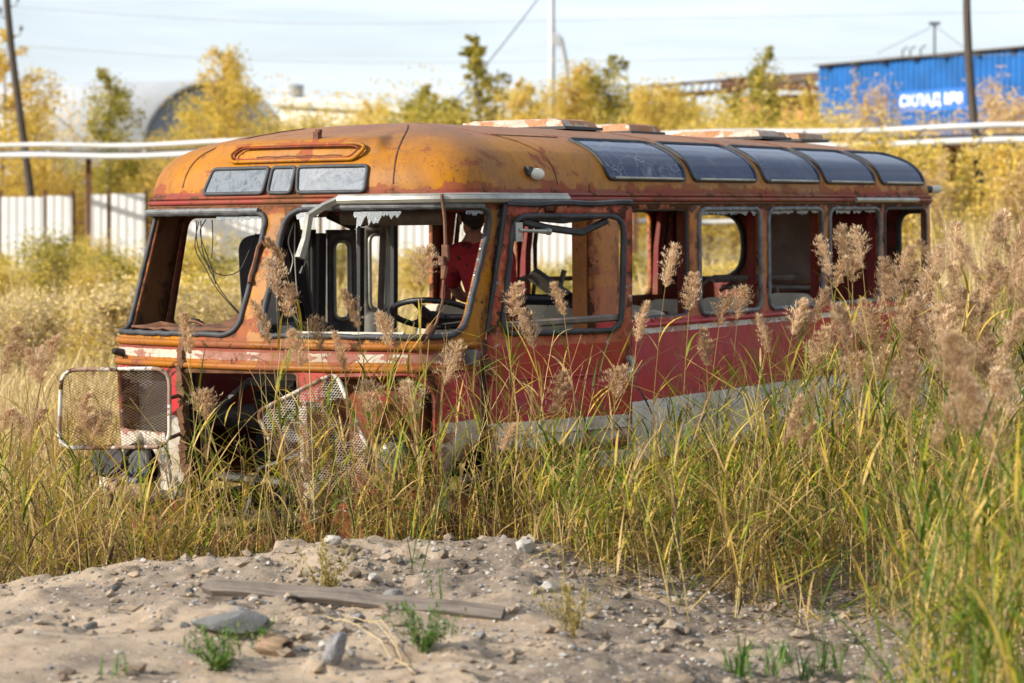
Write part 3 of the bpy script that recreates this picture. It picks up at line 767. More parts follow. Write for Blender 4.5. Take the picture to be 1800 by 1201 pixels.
# dashboard: dark crumpled sheet under the far windscreen, pale padded top under the near one
w = MB(); vs = []; nx = 14
for j in range(5):
    for i in range(nx+1):
        a = -1.25+1.16*i/nx; p = S(a, 1.30, -.06-.09*j); p.z = 1.315+.045*math.sin(i*.9+j)*(j/4)+.07*math.exp(-((i-10)/3)**2)*(j/4)+random.uniform(-.008, .008); vs.append(p)
w.add(vs, [(j*(nx+1)+i, j*(nx+1)+i+1, (j+1)*(nx+1)+i+1, (j+1)*(nx+1)+i) for j in range(4) for i in range(nx) if not (j in (1, 2) and 3 <= i <= 8)])
o = w.build('dashboard', 'rust_brown', BUS, True, False); mod(o, 'SOLIDIFY', thickness=.012)
w = MB(); w.tube([S(a, 1.30, -.12) for a in np.linspace(.25, 1.0, 12)], .055, 8); w.build('dash_pad', 'beige', BUS, True)
w = MB(); w.box(S(.62, 1.16, -.26), (.9, .3, .18), Matrix.Rotation(.15, 3, 'Z')); w.build('dashboard', 'grey_brown', BUS)
w = MB(); w.box(S(.13, 1.22, -.35), (.30, .45, .35)); w.build('heater_box', 'black_paint', BUS)
w = MB(); w.box(S(.19, 1.34, -.28), (.17, .13, .16), Matrix.Rotation(.4, 3, 'Z')); w.build('fuse_box', 'grey_brown', BUS)
# steering wheel
C = Vector((.64, .10, 1.385)); Mw = Matrix.Translation(C) @ Matrix.Rotation(rad(-20), 4, 'X') @ Matrix.Rotation(rad(-8), 4, 'Y')
w = MB(); N = 96
pts = [Mw @ Vector((.245*math.cos(2*math.pi*k/N), .245*math.sin(2*math.pi*k/N), 0)) for k in range(N)]
w.tube(pts, [.019 if k % 2 else .0165 for k in range(N)], 8, True)
sw = w.build('steering_wheel', 'black_paint', BUS, True, False)
w = MB()
for k in range(3):
    t = 2*math.pi*k/3+.6; w.tube([Mw @ Vector((.03*math.cos(t), .03*math.sin(t), -.03)), Mw @ Vector((.235*math.cos(t), .235*math.sin(t), 0))], [.03, .016], 8)
w.lathe([(.05, -.06), (.075, -.04), (.07, -.005), (.03, .008)], 18, Mw); w.build('hub', 'black_paint', sw, True)
w = MB(); w.tube([Mw @ Vector((0, 0, -.05)), Mw @ Vector((0, -.16, -.55))], .03, 10); w.build('column', 'rust_brown', sw, True)
# dark padded backrest by the middle pillar, curtain of dark trim on the far front corner
w = MB(); M = Matrix.Translation(BI @ atp(452, 505, 15.4)) @ Matrix.Rotation(rad(8), 4, 'X')
P = rounded([(-.17, -.35), (.17, -.35), (.15, .33), (-.13, .33)], [.03, .03, .12, .12], 6)
pp = [M @ Vector((x, 0, z)) for x, z in densify(P, .05)]; w.add(pp, [tuple(range(len(pp)))])
o = w.build('seat_back', 'cloth_dark', BUS); mod(o, 'SOLIDIFY', thickness=.12); mod(o, 'BEVEL', width=.03, segments=3)
w = MB(); w.tube([lat(505, 375, 15.6), lat(512, 450, 15.6), lat(530, 540, 15.55), lat(540, 590, 15.5)], [.07, .09, .08, .07], 8)
w.tube([lat(478, 440, 15.2), lat(485, 520, 15.2), lat(492, 600, 15.2)], [.10, .13, .13], 8); w.build('corner_trim', 'black_paint', BUS, True)
# folding passenger door on the far side: leaves with a slot window, each turned a little
fd = empty('folding_door', (-1.16, 1.1, 0)); fd.parent = BUS
def dleaf(px0, px1, Y, top, bot, slot, mat, yaw, smat='trim_metal'):
    p0 = lat(px0, bot, Y); p1 = lat(px1, bot, Y+yaw); zt = lat(px0, top, Y).z; zb = .62
    L = math.hypot(p1.x-p0.x, p1.y-p0.y); t = Vector((p1.x-p0.x, p1.y-p0.y, 0)).normalized()
    off = Vector((fd.location.x, fd.location.y, 0))
    fn = lambda s, z, o=0.: Vector((p0.x, p0.y, 0))+t*s+Vector((t.y, -t.x, 0))*o+Vector((0, 0, z))-off
    hol = []
    if slot:
        f0, f1, st, sb = slot
        hz1, hz0 = lat(px0, st, Y).z, lat(px0, sb, Y).z
        hol = [rounded([(L*f0, hz0), (L*f1, hz0), (L*f1, hz1), (L*f0, hz1)], .06, 5)]
    o = panel('door_leaf', [(0, zb), (L, zb), (L, zt), (0, zt)], hol, [mat, 'black_paint'], fd, fn=fn, d=.12, thick=.035)
    if hol:
        q = MB(); q.tube([fn(p[0], p[1], .0) for p in densify(hol[0], .05)], .016, 8, True); q.build('slot_frame', smat, o, True, False)
    return o
dleaf(577, 628, 16.35, 404, 570, (.22, .74, 424, 562), 'leaf_grey', .10)
dleaf(640, 688, 16.9, 396, 560, (.22, .80, 412, 545), 'trim_metal', .12)
dleaf(520, 552, 16.2, 404, 570, (.15, .70, 420, 560), 'black_paint', -.08)
w = MB(); off = Vector((fd.location.x, fd.location.y, 0))
for px, Y, top, r, m in ((563, 16.3, 410, .045, 0), (634, 16.6, 400, .03, 0), (693, 16.9, 396, .03, 0)):
    a = lat(px, top, Y)-off; c = lat(px-(4 if px < 600 else 2), 575, Y)-off; c.z = .7; w.tube([a, c], r, 6)
w.build('door_post', 'black_paint', fd)
w = MB(); w.tube([lat(674, 388, 16.1), lat(668, 570, 16.05), lat(667, 640, 16.05)], .022, 8); w.build('handrail', 'grey_brown', BUS, True)
# rolled blind and duct over the windscreen, brace
w = MB(); w.tube([lat(600, 381, 14.6), lat(700, 382, 14.55), lat(780, 381, 14.45)], .05, 10); w.build('rolled_blind', 'grey_brown', BUS, True)
w = MB(); w.tube([lat(578, 376, 14.9), lat(620, 398, 15.0), lat(650, 388, 15.0)], .014, 6); w.tube([lat(575, 382, 14.9), lat(618, 402, 15.0), lat(690, 380, 15.0)], .010, 6); w.build('brace', 'black_paint', BUS, True)
w = MB(); w.tube([(-1.05, .2, 2.02), (1.05, .2, 2.02)], .03, 6); w.tube([(-1.15, -.2, 2.03), (-1.15, 6, 2.03)], .03, 6); w.tube([(1.12, 1.0, 2.035), (1.12, 6, 2.035)], .03, 6); w.build('roof_rail', 'inner_red', BUS, True)
# wires hanging in the windscreens
def wire(pts, r=.0035, mat='wire', nm='loose_wire'):
    P = catmull3(pts); q = MB(); q.tube(P, r, 5); return q.build(nm, mat, BUS, True, False)
def catmull3(pts, n=7):
    P = [Vector(p) for p in pts]; P = [P[0]*2-P[1]]+P+[P[-1]*2-P[-2]]; out = []
    for i in range(1, len(P)-2):
        for k in range(n):
            t = k/n; a, b_, c, d = P[i-1:i+3]
            out.append(.5*((2*b_)+(c-a)*t+(2*a-5*b_+4*c-d)*t*t+(3*b_-a-3*c+d)*t**3))
    out.append(P[-2]); return out
Yw = 14.75
for pl in ([(345, 388), (347, 430), (362, 460), (380, 480), (400, 484), (420, 476), (432, 455), (450, 410)],
           [(353, 388), (356, 440), (374, 485), (395, 520), (425, 555)], [(349, 390), (343, 435), (360, 470), (383, 510), (420, 552)],
           [(362, 386), (352, 412), (372, 470), (379, 500)], [(373, 387), (374, 420), (372, 455)]):
    wire([lat(x, y, Yw) for x, y in pl])
for pl in ([(517, 390), (507, 425), (515, 455), (510, 480)], [(519, 390), (518, 440), (521, 500), (524, 520)], [(530, 412), (536, 440), (537, 460), (530, 480)], [(500, 495), (510, 540), (530, 575)]):
    wire([lat(x, y, 14.5) for x, y in pl], .0045, 'trim_metal' if pl[0][0] < 525 else 'wire')
w = MB(); w.tube([lat(533, 468, 14.5), lat(529, 481, 14.5)], [.008, .014], 6); w.build('plug', 'wire', BUS)
# passenger seats: beige shells on tube frames
def seat(x, y, z=.52, rot=0., h=.40, tilt=.10, bare=False):
    s = empty('passenger_seat', (x, y, z), (0, 0, rot)); s.parent = BUS
    q = MB()
    for sx in (-.2, .2): q.tube([(sx, -.18, 0), (sx, -.18, .42), (sx, .22, .42), (sx, .24+tilt, .42+h)], .013, 6)
    q.tube([(-.2, .24+tilt, .42+h), (.2, .24+tilt, .42+h)], .013, 6); q.build('seat_frame', 'rust_brown', s, True)
    q = MB(); P = rounded([(-.22, .44), (.22, .44), (.21, .44+h), (-.21, .44+h)], [.04, .04, .10, .10], 5)
    pp = [(a, .22+tilt*(zz-.44)/h, zz) for a, zz in densify(P, .06)]; q.add(pp, [tuple(range(len(pp)))])
    o = q.build('backrest', 'beige', s); mod(o, 'SOLIDIFY', thickness=.05, offset=0); mod(o, 'BEVEL', width=.015, segments=2)
    q = MB(); q.box((0, .02, .46), (.44, .44, .09)); o = q.build('seat_cushion', 'beige', s); mod(o, 'BEVEL', width=.03, segments=3)
    return s
s0 = seat(.62, 2.0)
for x, y, r, z in ((.95, 1.75, .1, .50), (.18, 2.1, 0, .52), (-.75, 2.6, 0, .50), (-.3, 2.6, .05, .50), (.9, 3.0, 0, .54), (.45, 3.05, 0, .52), (-.75, 3.6, .1, .52), (.9, 3.95, -.1, .54), (-.55, 1.75, .2, .52)):
    c = copy_tree(s0, BUS); c.location = (x, y, z); c.rotation_euler = (0, 0, r)
# tipped, torn seat back and tubes lying about in the middle
w = MB(); M = Matrix.Translation(lat(962, 505, 16.2)) @ Matrix.Rotation(rad(-33), 4, 'Z') @ Matrix.Rotation(rad(52), 4, 'X') @ Matrix.Rotation(rad(-12), 4, 'Y')
P = rounded([(-.16, -.14), (.17, -.16), (.14, .16), (-.16, .13)], .04, 4); pp = [M @ Vector((x, 0, z)) for x, z in densify(P, .06)]; w.add(pp, [tuple(range(len(pp)))])
o = w.build('loose_seat_pad', 'leaf_grey', BUS); mod(o, 'SOLIDIFY', thickness=.03)
w = MB(); w.tube(catmull3([lat(895, 515, 15.9), lat(915, 492, 15.9), lat(935, 487, 15.9), lat(948, 500, 15.9)]), .014, 7); w.build('bent_tube', 'grey_brown', BUS, True)
w = MB(); w.tube([lat(980, 520, 16.1), lat(992, 475, 16.1)], .02, 6); w.build('bent_tube', 'grey_brown', BUS, True)
w = MB(); w.tube([lat(888, 492, 17.4), lat(1030, 489, 17.9)], .017, 6); w.build('handrail', 'rust_brown', BUS, True)
w = MB(); w.tube([lat(905, 526, 15.6), lat(1000, 528, 15.8)], .035, 8); w.tube([lat(1000, 528, 15.8), lat(1015, 532, 15.7)], .05, 10); w.build('gear_tube', 'black_paint', BUS, True)
w = MB()
w.tube([lat(1255, 490, 18.6), lat(1395, 488, 19.0)], .03, 8); w.tube([lat(1270, 505, 18.4), lat(1450, 506, 18.9)], .02, 7); w.tube([lat(1235, 500, 18.5), lat(1250, 488, 18.5), lat(1258, 490, 18.5)], .014, 6)
w.tube([lat(1345, 520, 18.2), lat(1350, 505, 18.2), lat(1365, 505, 18.2), lat(1370, 535, 18.2)], .014, 6); w.build('bent_tube', 'grey_brown', BUS, True)
w = MB(); w.tube([lat(x, y, 18.4) for x, y in ((1265, 512), (1285, 498), (1330, 495), (1440, 498))], .014, 6); w.build('bent_tube', 'rust_brown', BUS, True)
# panels at the back: brown board, dark board with a slanting edge
b0 = [lat(1352, 505, 19.95), lat(1449, 505, 20.0), lat(1449, 360, 20.0), lat(1352, 360, 19.95)]
w = MB(); w.add(b0, [(0, 1, 2, 3)]); o = w.build('board', 'board', BUS); mod(o, 'SOLIDIFY', thickness=.02)
w = MB(); w.box((.78, 6.32, 1.2), (.9, .05, .5)); w.box((-.1, 6.05, .98), (2.2, .55, .5)); w.build('rear_bench', 'inner_red', BUS)

# ------------------------------------------------------------------ the person inside, seen from behind
def skin_mesh(name, verts, edges, radii, mat, parent=None, root=0, sub=2, smooth=True):
    me = bpy.data.meshes.new(name); me.from_pydata([Vector(p) for p in verts], edges, []); me.materials.append(MATS[mat])
    o = link(name, me, parent)
    m = o.modifiers.new('skin', 'SKIN'); m.use_smooth_shade = True
    if not me.skin_vertices: me.attributes
    sv = me.skin_vertices[0].data if me.skin_vertices else None
    if sv is None:
        bm_ = __import__('bmesh').new(); bm_.from_mesh(me); bm_.verts.layers.skin.verify(); bm_.to_mesh(me); bm_.free(); sv = me.skin_vertices[0].data
    for i, r in enumerate(radii): sv[i].radius = (r, r) if not isinstance(r, tuple) else r; sv[i].use_root = (i == root)
    s = o.modifiers.new('sub', 'SUBSURF'); s.levels = sub; s.render_levels = sub
    return o
PER = empty('person', (0, 14.9, 0))
PER.location = (-.03, 14.92, .82)
tag(PER, 'person in red patterned shirt and backward black cap, seen from behind inside the bus', 'person')
def pl(x, y, z): return Vector((x, y, z))-Vector(PER.location)
pel = pl(-.045, 14.95, 1.30)
bv = [pel, pl(-.12, 14.92, 1.46), pl(-.185, 14.89, 1.62), pl(-.215, 14.87, 1.75), pl(-.235, 14.86, 1.83), pl(-.238, 14.865, 1.90),   # 0-5 spine to neck
      pl(-.33, 14.88, 1.735), pl(-.385, 15.02, 1.60), pl(-.33, 15.20, 1.47), pl(-.25, 15.28, 1.44),                              # 6-9 far-left arm
      pl(-.09, 14.90, 1.735), pl(-.02, 15.04, 1.54), pl(-.06, 15.22, 1.43), pl(-.12, 15.30, 1.42),                               # 10-13 right arm
      pl(-.13, 15.00, 1.26), pl(-.22, 15.32, 1.24), pl(-.20, 15.36, .95), pl(-.20, 15.38, .82), pl(-.22, 15.50, .80),            # 14-18 left leg
      pl(.05, 15.02, 1.26), pl(.08, 15.36, 1.24), pl(.07, 15.40, .95), pl(.07, 15.42, .82), pl(.07, 15.54, .80)]                 # 19-23 right leg
be = [(0, 1), (1, 2), (2, 3), (3, 4), (4, 5), (3, 6), (6, 7), (7, 8), (8, 9), (3, 10), (10, 11), (11, 12), (12, 13), (0, 14), (14, 15), (15, 16), (16, 17), (17, 18), (0, 19), (19, 20), (20, 21), (21, 22), (22, 23)]
br = [.135, .125, .135, .10, .058, .052, .062, .047, .037, .028, .062, .047, .037, .028, .092, .062, .05, .036, .03, .092, .062, .05, .036, .03]
body = skin_mesh('body', bv, be, br, 'skin', PER)
shv = [pl(-.06, 14.95, 1.36), bv[1], bv[2], bv[3], pl(-.232, 14.862, 1.83), bv[6], bv[7], pl(-.36, 15.10, 1.54), bv[10], bv[11], pl(-.035, 15.12, 1.50)]
skin_mesh('shirt', shv, [(0, 1), (1, 2), (2, 3), (3, 4), (3, 5), (5, 6), (6, 7), (3, 8), (8, 9), (9, 10)], [.150, .145, .158, .128, .066, .086, .066, .064, .086, .066, .064], 'shirt', PER, 2)
skin_mesh('shorts', [pl(-.02, 14.95, 1.30), pl(-.13, 15.00, 1.26), pl(-.20, 15.24, 1.245), pl(.05, 15.02, 1.26), pl(.07, 15.28, 1.245), pl(-.055, 14.95, 1.38)], [(0, 1), (1, 2), (0, 3), (3, 4), (0, 5)], [.155, .115, .085, .115, .085, .135], 'shorts', PER, 0)
for (kx, ky) in ((-.22, 15.44), (.07, 15.48)):
    skin_mesh('shoe', [pl(kx, ky-.06, .81), pl(kx, ky+.05, .80), pl(kx, ky+.14, .79)], [(0, 1), (1, 2)], [.045, .048, .036], 'shoe', PER, 1)
for base, dirx in ((bv[9], 1), (bv[13], -1)):
    hv = [base, base+Vector((dirx*.03, .045, -.01)), base+Vector((dirx*.045, .075, -.015))]; he = [(0, 1), (1, 2)]; hr = [(.026, .02), (.036, .017), (.034, .014)]
    for k in range(4):
        o_ = base+Vector((dirx*.02+(k-1.5)*.02, .085, -.015)); L = (.03, .034, .032, .025)[k]
        i = len(hv); hv += [o_, o_+Vector((0, L, -.012)), o_+Vector((0, L*1.5, -.035))]; he += [(2, i), (i, i+1), (i+1, i+2)]; hr += [.0095, .009, .008]
    i = len(hv); hv += [base+Vector((-dirx*.025, .04, .0)), base+Vector((-dirx*.045, .07, -.01))]; he += [(1, i), (i, i+1)]; hr += [.011, .009]
    skin_mesh('hand', hv, he, hr, 'skin', PER, 0)
# head: skull with jaw, ears, face on the far side; cap worn backwards
HC = pl(-.238, 14.885, 1.965); HM = Matrix.Translation(HC) @ Matrix.Rotation(rad(14), 4, 'Z') @ Matrix.Rotation(rad(-6), 4, 'X')
def ball(name, parts, mat, parent, M):
    q = MB()
    for (c, r) in parts:
        n, m_ = 20, 14; vs = [M @ (Vector(c)+Vector((r[0]*math.sin(math.pi*j/m_)*math.cos(2*math.pi*i/n), r[1]*math.sin(math.pi*j/m_)*math.sin(2*math.pi*i/n), r[2]*math.cos(math.pi*j/m_)))) for j in range(m_+1) for i in range(n)]
        q.add(vs, [(j*n+i, (j+1)*n+i, (j+1)*n+(i+1) % n, j*n+(i+1) % n) for j in range(m_) for i in range(n)])
    o = q.build(name, mat, parent, True, False); return o
hd = ball('head', [((0, 0, .02), (.076, .095, .10)), ((0, .03, -.055), (.058, .068, .065)), ((0, .10, -.02), (.013, .022, .022)), ((0, .085, -.07), (.026, .014, .008)), ((.03, .083, .012), (.014, .012, .010)), ((-.03, .083, .012), (.014, .012, .010))], 'skin', PER, HM)
rm = hd.modifiers.new('remesh', 'REMESH'); rm.mode = 'VOXEL'; rm.voxel_size = .008; rm.use_smooth_shade = True
for sx in (-1, 1):
    ball('ear', [((sx*.082, .0, -.012), (.011, .024, .034)), ((sx*.087, -.012, -.004), (.008, .015, .026))], 'skin', PER, HM)
ball('hair', [((0, -.016, .012), (.077, .088, .085)), ((0, -.055, -.045), (.052, .035, .035))], 'hair', PER, HM)
q = MB(); n, m_ = 28, 12; vs = []
for j in range(m_+1):
    for i in range(n):
        ph = math.pi/2*j/m_*1.0; t = 2*math.pi*i/n
        vs.append(HM @ Vector((.086*math.sin(ph)*math.cos(t), .006+.103*math.sin(ph)*math.sin(t), .035+.088*math.cos(ph)-(.02 if j == m_ else 0))))
fs = [(j*n+i, (j+1)*n+i, (j+1)*n+(i+1) % n, j*n+(i+1) % n) for j in range(m_) for i in range(n)]
def keep(f):
    c = sum((Vector(vs[k]) for k in f), Vector())/4; l = HM.inverted() @ c
    return not (l.y < -.05 and abs(l.x) < .042 and .03 < l.z < .075 and (l.x/.042)**2+((l.z-.03)/.045)**2 < 1)
q.add(vs, [f for f in fs if keep(f)]); cap = q.build('cap', 'cap_black', PER, True, False); mod(cap, 'SOLIDIFY', thickness=.006)
q = MB(); q.tube([HM @ Vector((.086*math.cos(t), .006+.103*math.sin(t), .024)) for t in np.linspace(0, 2*math.pi, 40)[:-1]], .012, 6, True, flat=1.); q.build('cap_band', 'cap_black', cap, True)
q = MB()
vs = [HM @ Vector((x, .105+y, .028-.9*x*x-y*.15)) for y in (0, .035, .07) for x in np.linspace(-.07, .07, 9)*1.0]
q.add(vs, [(j*9+i, j*9+i+1, (j+1)*9+i+1, (j+1)*9+i) for j in range(2) for i in range(8)]); o = q.build('cap_peak', 'cap_black', cap, True, False); mod(o, 'SOLIDIFY', thickness=.005)
q = MB(); q.box((.0, .0, 0), (.46, .44, .40)); bx = q.build('engine_box', 'grey_brown', BUS); bx.location = BI @ Vector((-.045, 15.0, .965)); mod(bx, 'BEVEL', width=.03, segments=2)
# ------------------------------------------------------------------ ground
U = lambda a, b_, n: RNG.uniform(a, b_, n)
VT = {}
def vnoise(X, Y, s, seed=0):
    T = VT.get(seed)
    if T is None: T = VT[seed] = np.random.default_rng(seed).random((256, 256))
    x = X*s+1000; y = Y*s+1000; xi = np.floor(x).astype(int); yi = np.floor(y).astype(int); fx = x-xi; fy = y-yi
    fx = fx*fx*(3-2*fx); fy = fy*fy*(3-2*fy); g = lambda a, b_: T[a % 256, b_ % 256]
    return (g(xi, yi)*(1-fx)+g(xi+1, yi)*fx)*(1-fy)+(g(xi, yi+1)*(1-fx)+g(xi+1, yi+1)*fx)*fy-.5
def gh(X, Y, fine=True):
    X = np.asarray(X, float); Y = np.asarray(Y, float)
    C = np.interp(X, [-6, -3.5, -2.54, -1.84, -.85, 0, .28, .75, 1.13, 2, 4], [.0, .12, .20, .27, .325, .335, .29, .21, .16, .15, .15])
    Cn = np.interp(X, [-8, -3, -1.0, .2, .8, 1.6, 3], [.30, .33, .345, .31, .21, .16, .15])
    k = np.clip((11.4-Y)/2.2, 0, 1); k = k*k*(3-2*k)
    base = C*(1-k)+Cn*k
    e = 11.95+.35*vnoise(X, Y*0, 1.1, 3)+np.where(X < -1.2, -.25, 0)
    f = np.clip((e+1.0+np.clip((X-.3)*2.2, 0, 3)-Y)/(1.0+np.clip(X-.3, 0, 2)), 0, 1); f = f*f*(3-2*f)
    nr = np.clip((Y-2)/4, 0, 1)
    h = base*f*nr
    near = np.clip((16-Y)/3, 0, 1)*np.clip((6-abs(X))/2, 0, 1)
    if fine:
        sm = f*near
        rg = np.clip(.45+.35*X+.9*vnoise(X, Y, .9, 41), .15, 1.2)
        h = h+sm*(.075*vnoise(X, Y, 1.6, 5)+.045*vnoise(X, Y, 4.2, 6)+rg*(.035*vnoise(X, Y, 10, 7)+.045*np.clip(np.abs(vnoise(X, Y, 17, 8))-.12, 0, 1)+.022*vnoise(X, Y, 33, 12)))
        h = h+sm*.03*np.clip((vnoise(X, Y, 6, 51)-.12)/.1, 0, 1)*(.5+np.abs(vnoise(X, Y, 21, 53)))*np.clip(vnoise(X, Y, 1.3, 52)*8+.6, 0, 1)
        # crumbly edge and a few heaps
        for cx, cy, hh, rr in ((-.75, 11.85, .04, .35), (-1.55, 11.6, .04, .3), (-.15, 11.8, .04, .3), (.1, 11.2, .05, .4), (-1.0, 11.1, .06, .35), (.4, 10.6, .06, .4), (-2.0, 11.2, .04, .4)):
            h = h+hh*np.exp(-((X-cx)**2+(Y-cy)**2)/rr**2)*(.6+1.2*np.abs(vnoise(X, Y, 7, 9)+.3))
        h = h-.05*np.exp(-((X+1.0)**2/.06+(Y-9.25)**2/.05))
    far = np.clip((Y-20)/20, 0, 1)
    return h+far*.25*vnoise(X, Y, .06, 4)
gx = np.concatenate([-np.geomspace(4.2, 1600, 34)[::-1], np.linspace(-3.9, 3.9, 400), np.geomspace(4.2, 1600, 34)])
gy = np.concatenate([-np.geomspace(1, 900, 14)[::-1], np.linspace(0, 7.2, 24)[1:], np.linspace(7.25, 13.4, 330), np.geomspace(13.6, 4000, 60)])
GX, GY = np.meshgrid(gx, gy); Hh = gh(GX, GY)
nxg, nyg = len(gx), len(gy)
ii, jj = np.meshgrid(np.arange(nxg-1), np.arange(nyg-1)); q0 = (jj*nxg+ii).ravel()
def ground_mat():
    m = bpy.data.materials.new('sand'); T = NT(m); co = objco(T)
    sep = T.n('ShaderNodeSeparateXYZ', {0: co})
    n1 = T.noise(co, .9, 8, .6); n2 = T.noise(co, 6, 8, .65); n3 = T.noise(co, 28, 6, .7)
    sand = T.ramp(n2, [(.25, lin(.23, .168, .115)), (.5, lin(.36, .275, .193)), (.75, lin(.46, .36, .262))])
    dirt = T.ramp(n3, [(.3, lin(.10, .08, .062)), (.7, lin(.25, .20, .155))])
    right = T.step(T.math('ADD', T.math('MULTIPLY', sep.outputs[0], .32), T.math('SUBTRACT', n1, .5)), -.25, .5)
    c = T.mix(T.math('MULTIPLY', T.step(T.math('ADD', n1, T.math('MULTIPLY', right, .22)), .50, .66), .8), sand, dirt)
    # gravel
    v = T.n('ShaderNodeTexVoronoi', {'Vector': co, 'Scale': 42., 'Randomness': 1.})
    pick = T.n('ShaderNodeSeparateColor', {0: v.outputs['Color']}).outputs[0]
    g = T.math('MULTIPLY', T.step(v.outputs['Distance'], .42, .34), T.step(T.math('ADD', pick, T.math('MULTIPLY', right, .22)), .80, .82))
    pc = T.ramp(T.n('ShaderNodeSeparateColor', {0: v.outputs['Color']}).outputs[1], [(.0, lin(.09, .085, .08)), (.4, lin(.30, .27, .24)), (.8, lin(.50, .47, .43)), (1, lin(.33, .22, .14))])
    c = T.mix(g, c, pc)
    spk = T.step(T.noise(co, 75, 3, .6), .64, .70)
    c = T.mix(T.math('MULTIPLY', spk, .55), c, lin(.09, .075, .06))
    # field soil beyond
    fld = T.step(sep.outputs[1], 12.3, 13.6)
    soil = T.ramp(T.noise(co, 3, 8), [(.3, lin(.16, .115, .04)), (.6, lin(.30, .22, .08)), (.8, lin(.36, .28, .11))])
    c = T.mix(fld, c, soil)
    h = T.math('ADD', T.math('MULTIPLY', n3, .5), T.math('ADD', T.math('MULTIPLY', g, .6), T.math('MULTIPLY', T.noise(co, 95, 4), .35)))
    T.out(T.bsdf(c, .95, T.bump(h, .75, .018), **{'Specular IOR Level': .15})); MATS['sand'] = m
ground_mat()
gr = np_mesh('ground', np.stack([GX.ravel(), GY.ravel(), Hh.ravel()], 1), np.stack([q0, q0+1, q0+1+nxg, q0+nxg], 1), 'sand', smooth=True)
tag(gr, kind='structure')
def ghs(x, y): return float(gh(x, y))
def ground_hit(px, py):
    """where the sight line through a photo point meets the ground"""
    Y = np.arange(7.5, 40, .02); X = (px-900)/4250*Y; g = gh(X, Y)
    k = np.nonzero(2.05+(358-py)/4250*Y <= g)[0]
    return (float(X[k[0]]), float(Y[k[0]]), float(g[k[0]])) if len(k) else None

# ------------------------------------------------------------------ stones and debris on the mound
plain('stone_pale', lin(.42, .385, .34), .9, .35, 18, .4)
plain('stone_grey', lin(.20, .19, .18), .9, .5, 14, .5)
plain('stone_dark', lin(.10, .095, .09), .85, .6, 20, .5)
plain('stone_tan', lin(.36, .27, .18), .9, .35, 16, .4)
plain('concrete', lin(.15, .148, .142), .95, .6, 22, .6, 0, 60)
plain('flint', lin(.17, .165, .165), .5, .7, 9, .3)
def stone_mesh(name, seed, mat, rough=.25, flat=.6, facets=6):
    import bmesh
    r = random.Random(seed); bm = bmesh.new(); bmesh.ops.create_icosphere(bm, subdivisions=3, radius=1)
    planes = [(Vector((r.gauss(0, 1), r.gauss(0, 1), r.gauss(0, 1))).normalized(), r.uniform(.55, .85)) for _ in range(facets)]
    for v in bm.verts:
        p = v.co.copy()
        for n_, d in planes:
            k = p.dot(n_)-d
            if k > 0: p -= n_*k*.92
        f = 1+rough*(math.sin(p.x*5+seed)*math.sin(p.y*6+seed*2)*math.sin(p.z*5+seed*.7))*.5+r.uniform(-.03, .03)
        v.co = Vector((p.x*f, p.y*f*.8, p.z*f*flat))
    me = bpy.data.meshes.new(name); bm.to_mesh(me); bm.free(); me.materials.append(MATS[mat])
    me.polygons.foreach_set('use_smooth', [True]*len(me.polygons)); me.set_sharp_from_angle(angle=rad(28)); return me
ST = [stone_mesh('stone', s, m) for s, m in ((1, 'stone_pale'), (2, 'stone_grey'), (3, 'stone_dark'), (4, 'stone_tan'), (5, 'stone_pale'), (6, 'stone_grey'), (7, 'stone_dark'), (8, 'stone_tan'))]
def put_stone(px, py, w, k, label, group=None, cat='stone', sink=.3, sc=(1, 1, 1), name='stone', me=None):
    hit = ground_hit(px, py)
    if not hit: return
    X, Y, z = hit; r = w/2*Y/4250
    o = link(name, me or ST[k]); o.location = (X, Y, z+r*.6*(1-sink)*sc[2]-.003); o.scale = (r*sc[0], r*sc[1], r*sc[2]); o.rotation_euler = (random.uniform(-.3, .3), random.uniform(-.3, .3), random.random()*6.3)
    tag(o, label, cat, group); return o
for px, py, w, k, lb in ((357, 970, 34, 1, 'grey stone on the mound crest below the missing grille'), (437, 975, 30, 4, 'pale rounded stone on the crest beside a grey stone'),
        (585, 958, 32, 0, 'flat pale stone at the top of the crest behind the yellow weed'), (690, 1052, 36, 5, 'large grey lump of rubble just above the plank'),
        (655, 1020, 22, 4, 'small whitish stone between yellow weed and rubble lump'), (925, 968, 40, 0, 'pale broken stone block on the crest below the crumpled red fender'), (790, 1070, 34, 0, 'whitish stone touching the far edge of the plank'),
        (628, 1095, 34, 1, 'grey speckled stone just below the plank'), (675, 1085, 24, 7, 'tan stone under the plank'), (325, 1103, 20, 2, 'dark small stone left of the concrete lump'), (560, 1182, 34, 7, 'tan pointed stone leaning by the dark flint'),
        (570, 1140, 26, 4, 'pale chip behind the dark flint'), (420, 1076, 22, 1, 'grey stone between plank and concrete lump'), (535, 1050, 26, 7, 'tan stone against the near weed below the crest'), (235, 1015, 24, 7, 'earthy clod on the bare sand left of the mound top'),
        (200, 1038, 20, 2, 'dark clod on open sand far left of the plank'), (365, 1012, 24, 7, 'brown clod in the middle of the pale sand'), (965, 1040, 34, 4, 'white flat stone beside the pale yellow weed'), (1195, 1108, 30, 5, 'grey stone at the foot of the tall reeds'),
        (845, 1126, 22, 1, 'grey pebble right of the green weed below the plank'), (160, 1106, 26, 2, 'black charred chip on the bare sand at left')):
    put_stone(px, py, w, k, lb)
rr = random.Random(5)
for i in range(270):
    px = rr.choice([rr.uniform(0, 900), rr.uniform(500, 1250), rr.uniform(900, 1700)]); py = rr.triangular(975, 1198, 1020)
    big = rr.random()
    put_stone(px, py, rr.uniform(6, 13) if big < .85 else rr.uniform(13, 20), rr.randrange(8), 'small loose pebble lying on the sand', 'pebbles scattered over the sand', 'pebble', name='pebble')
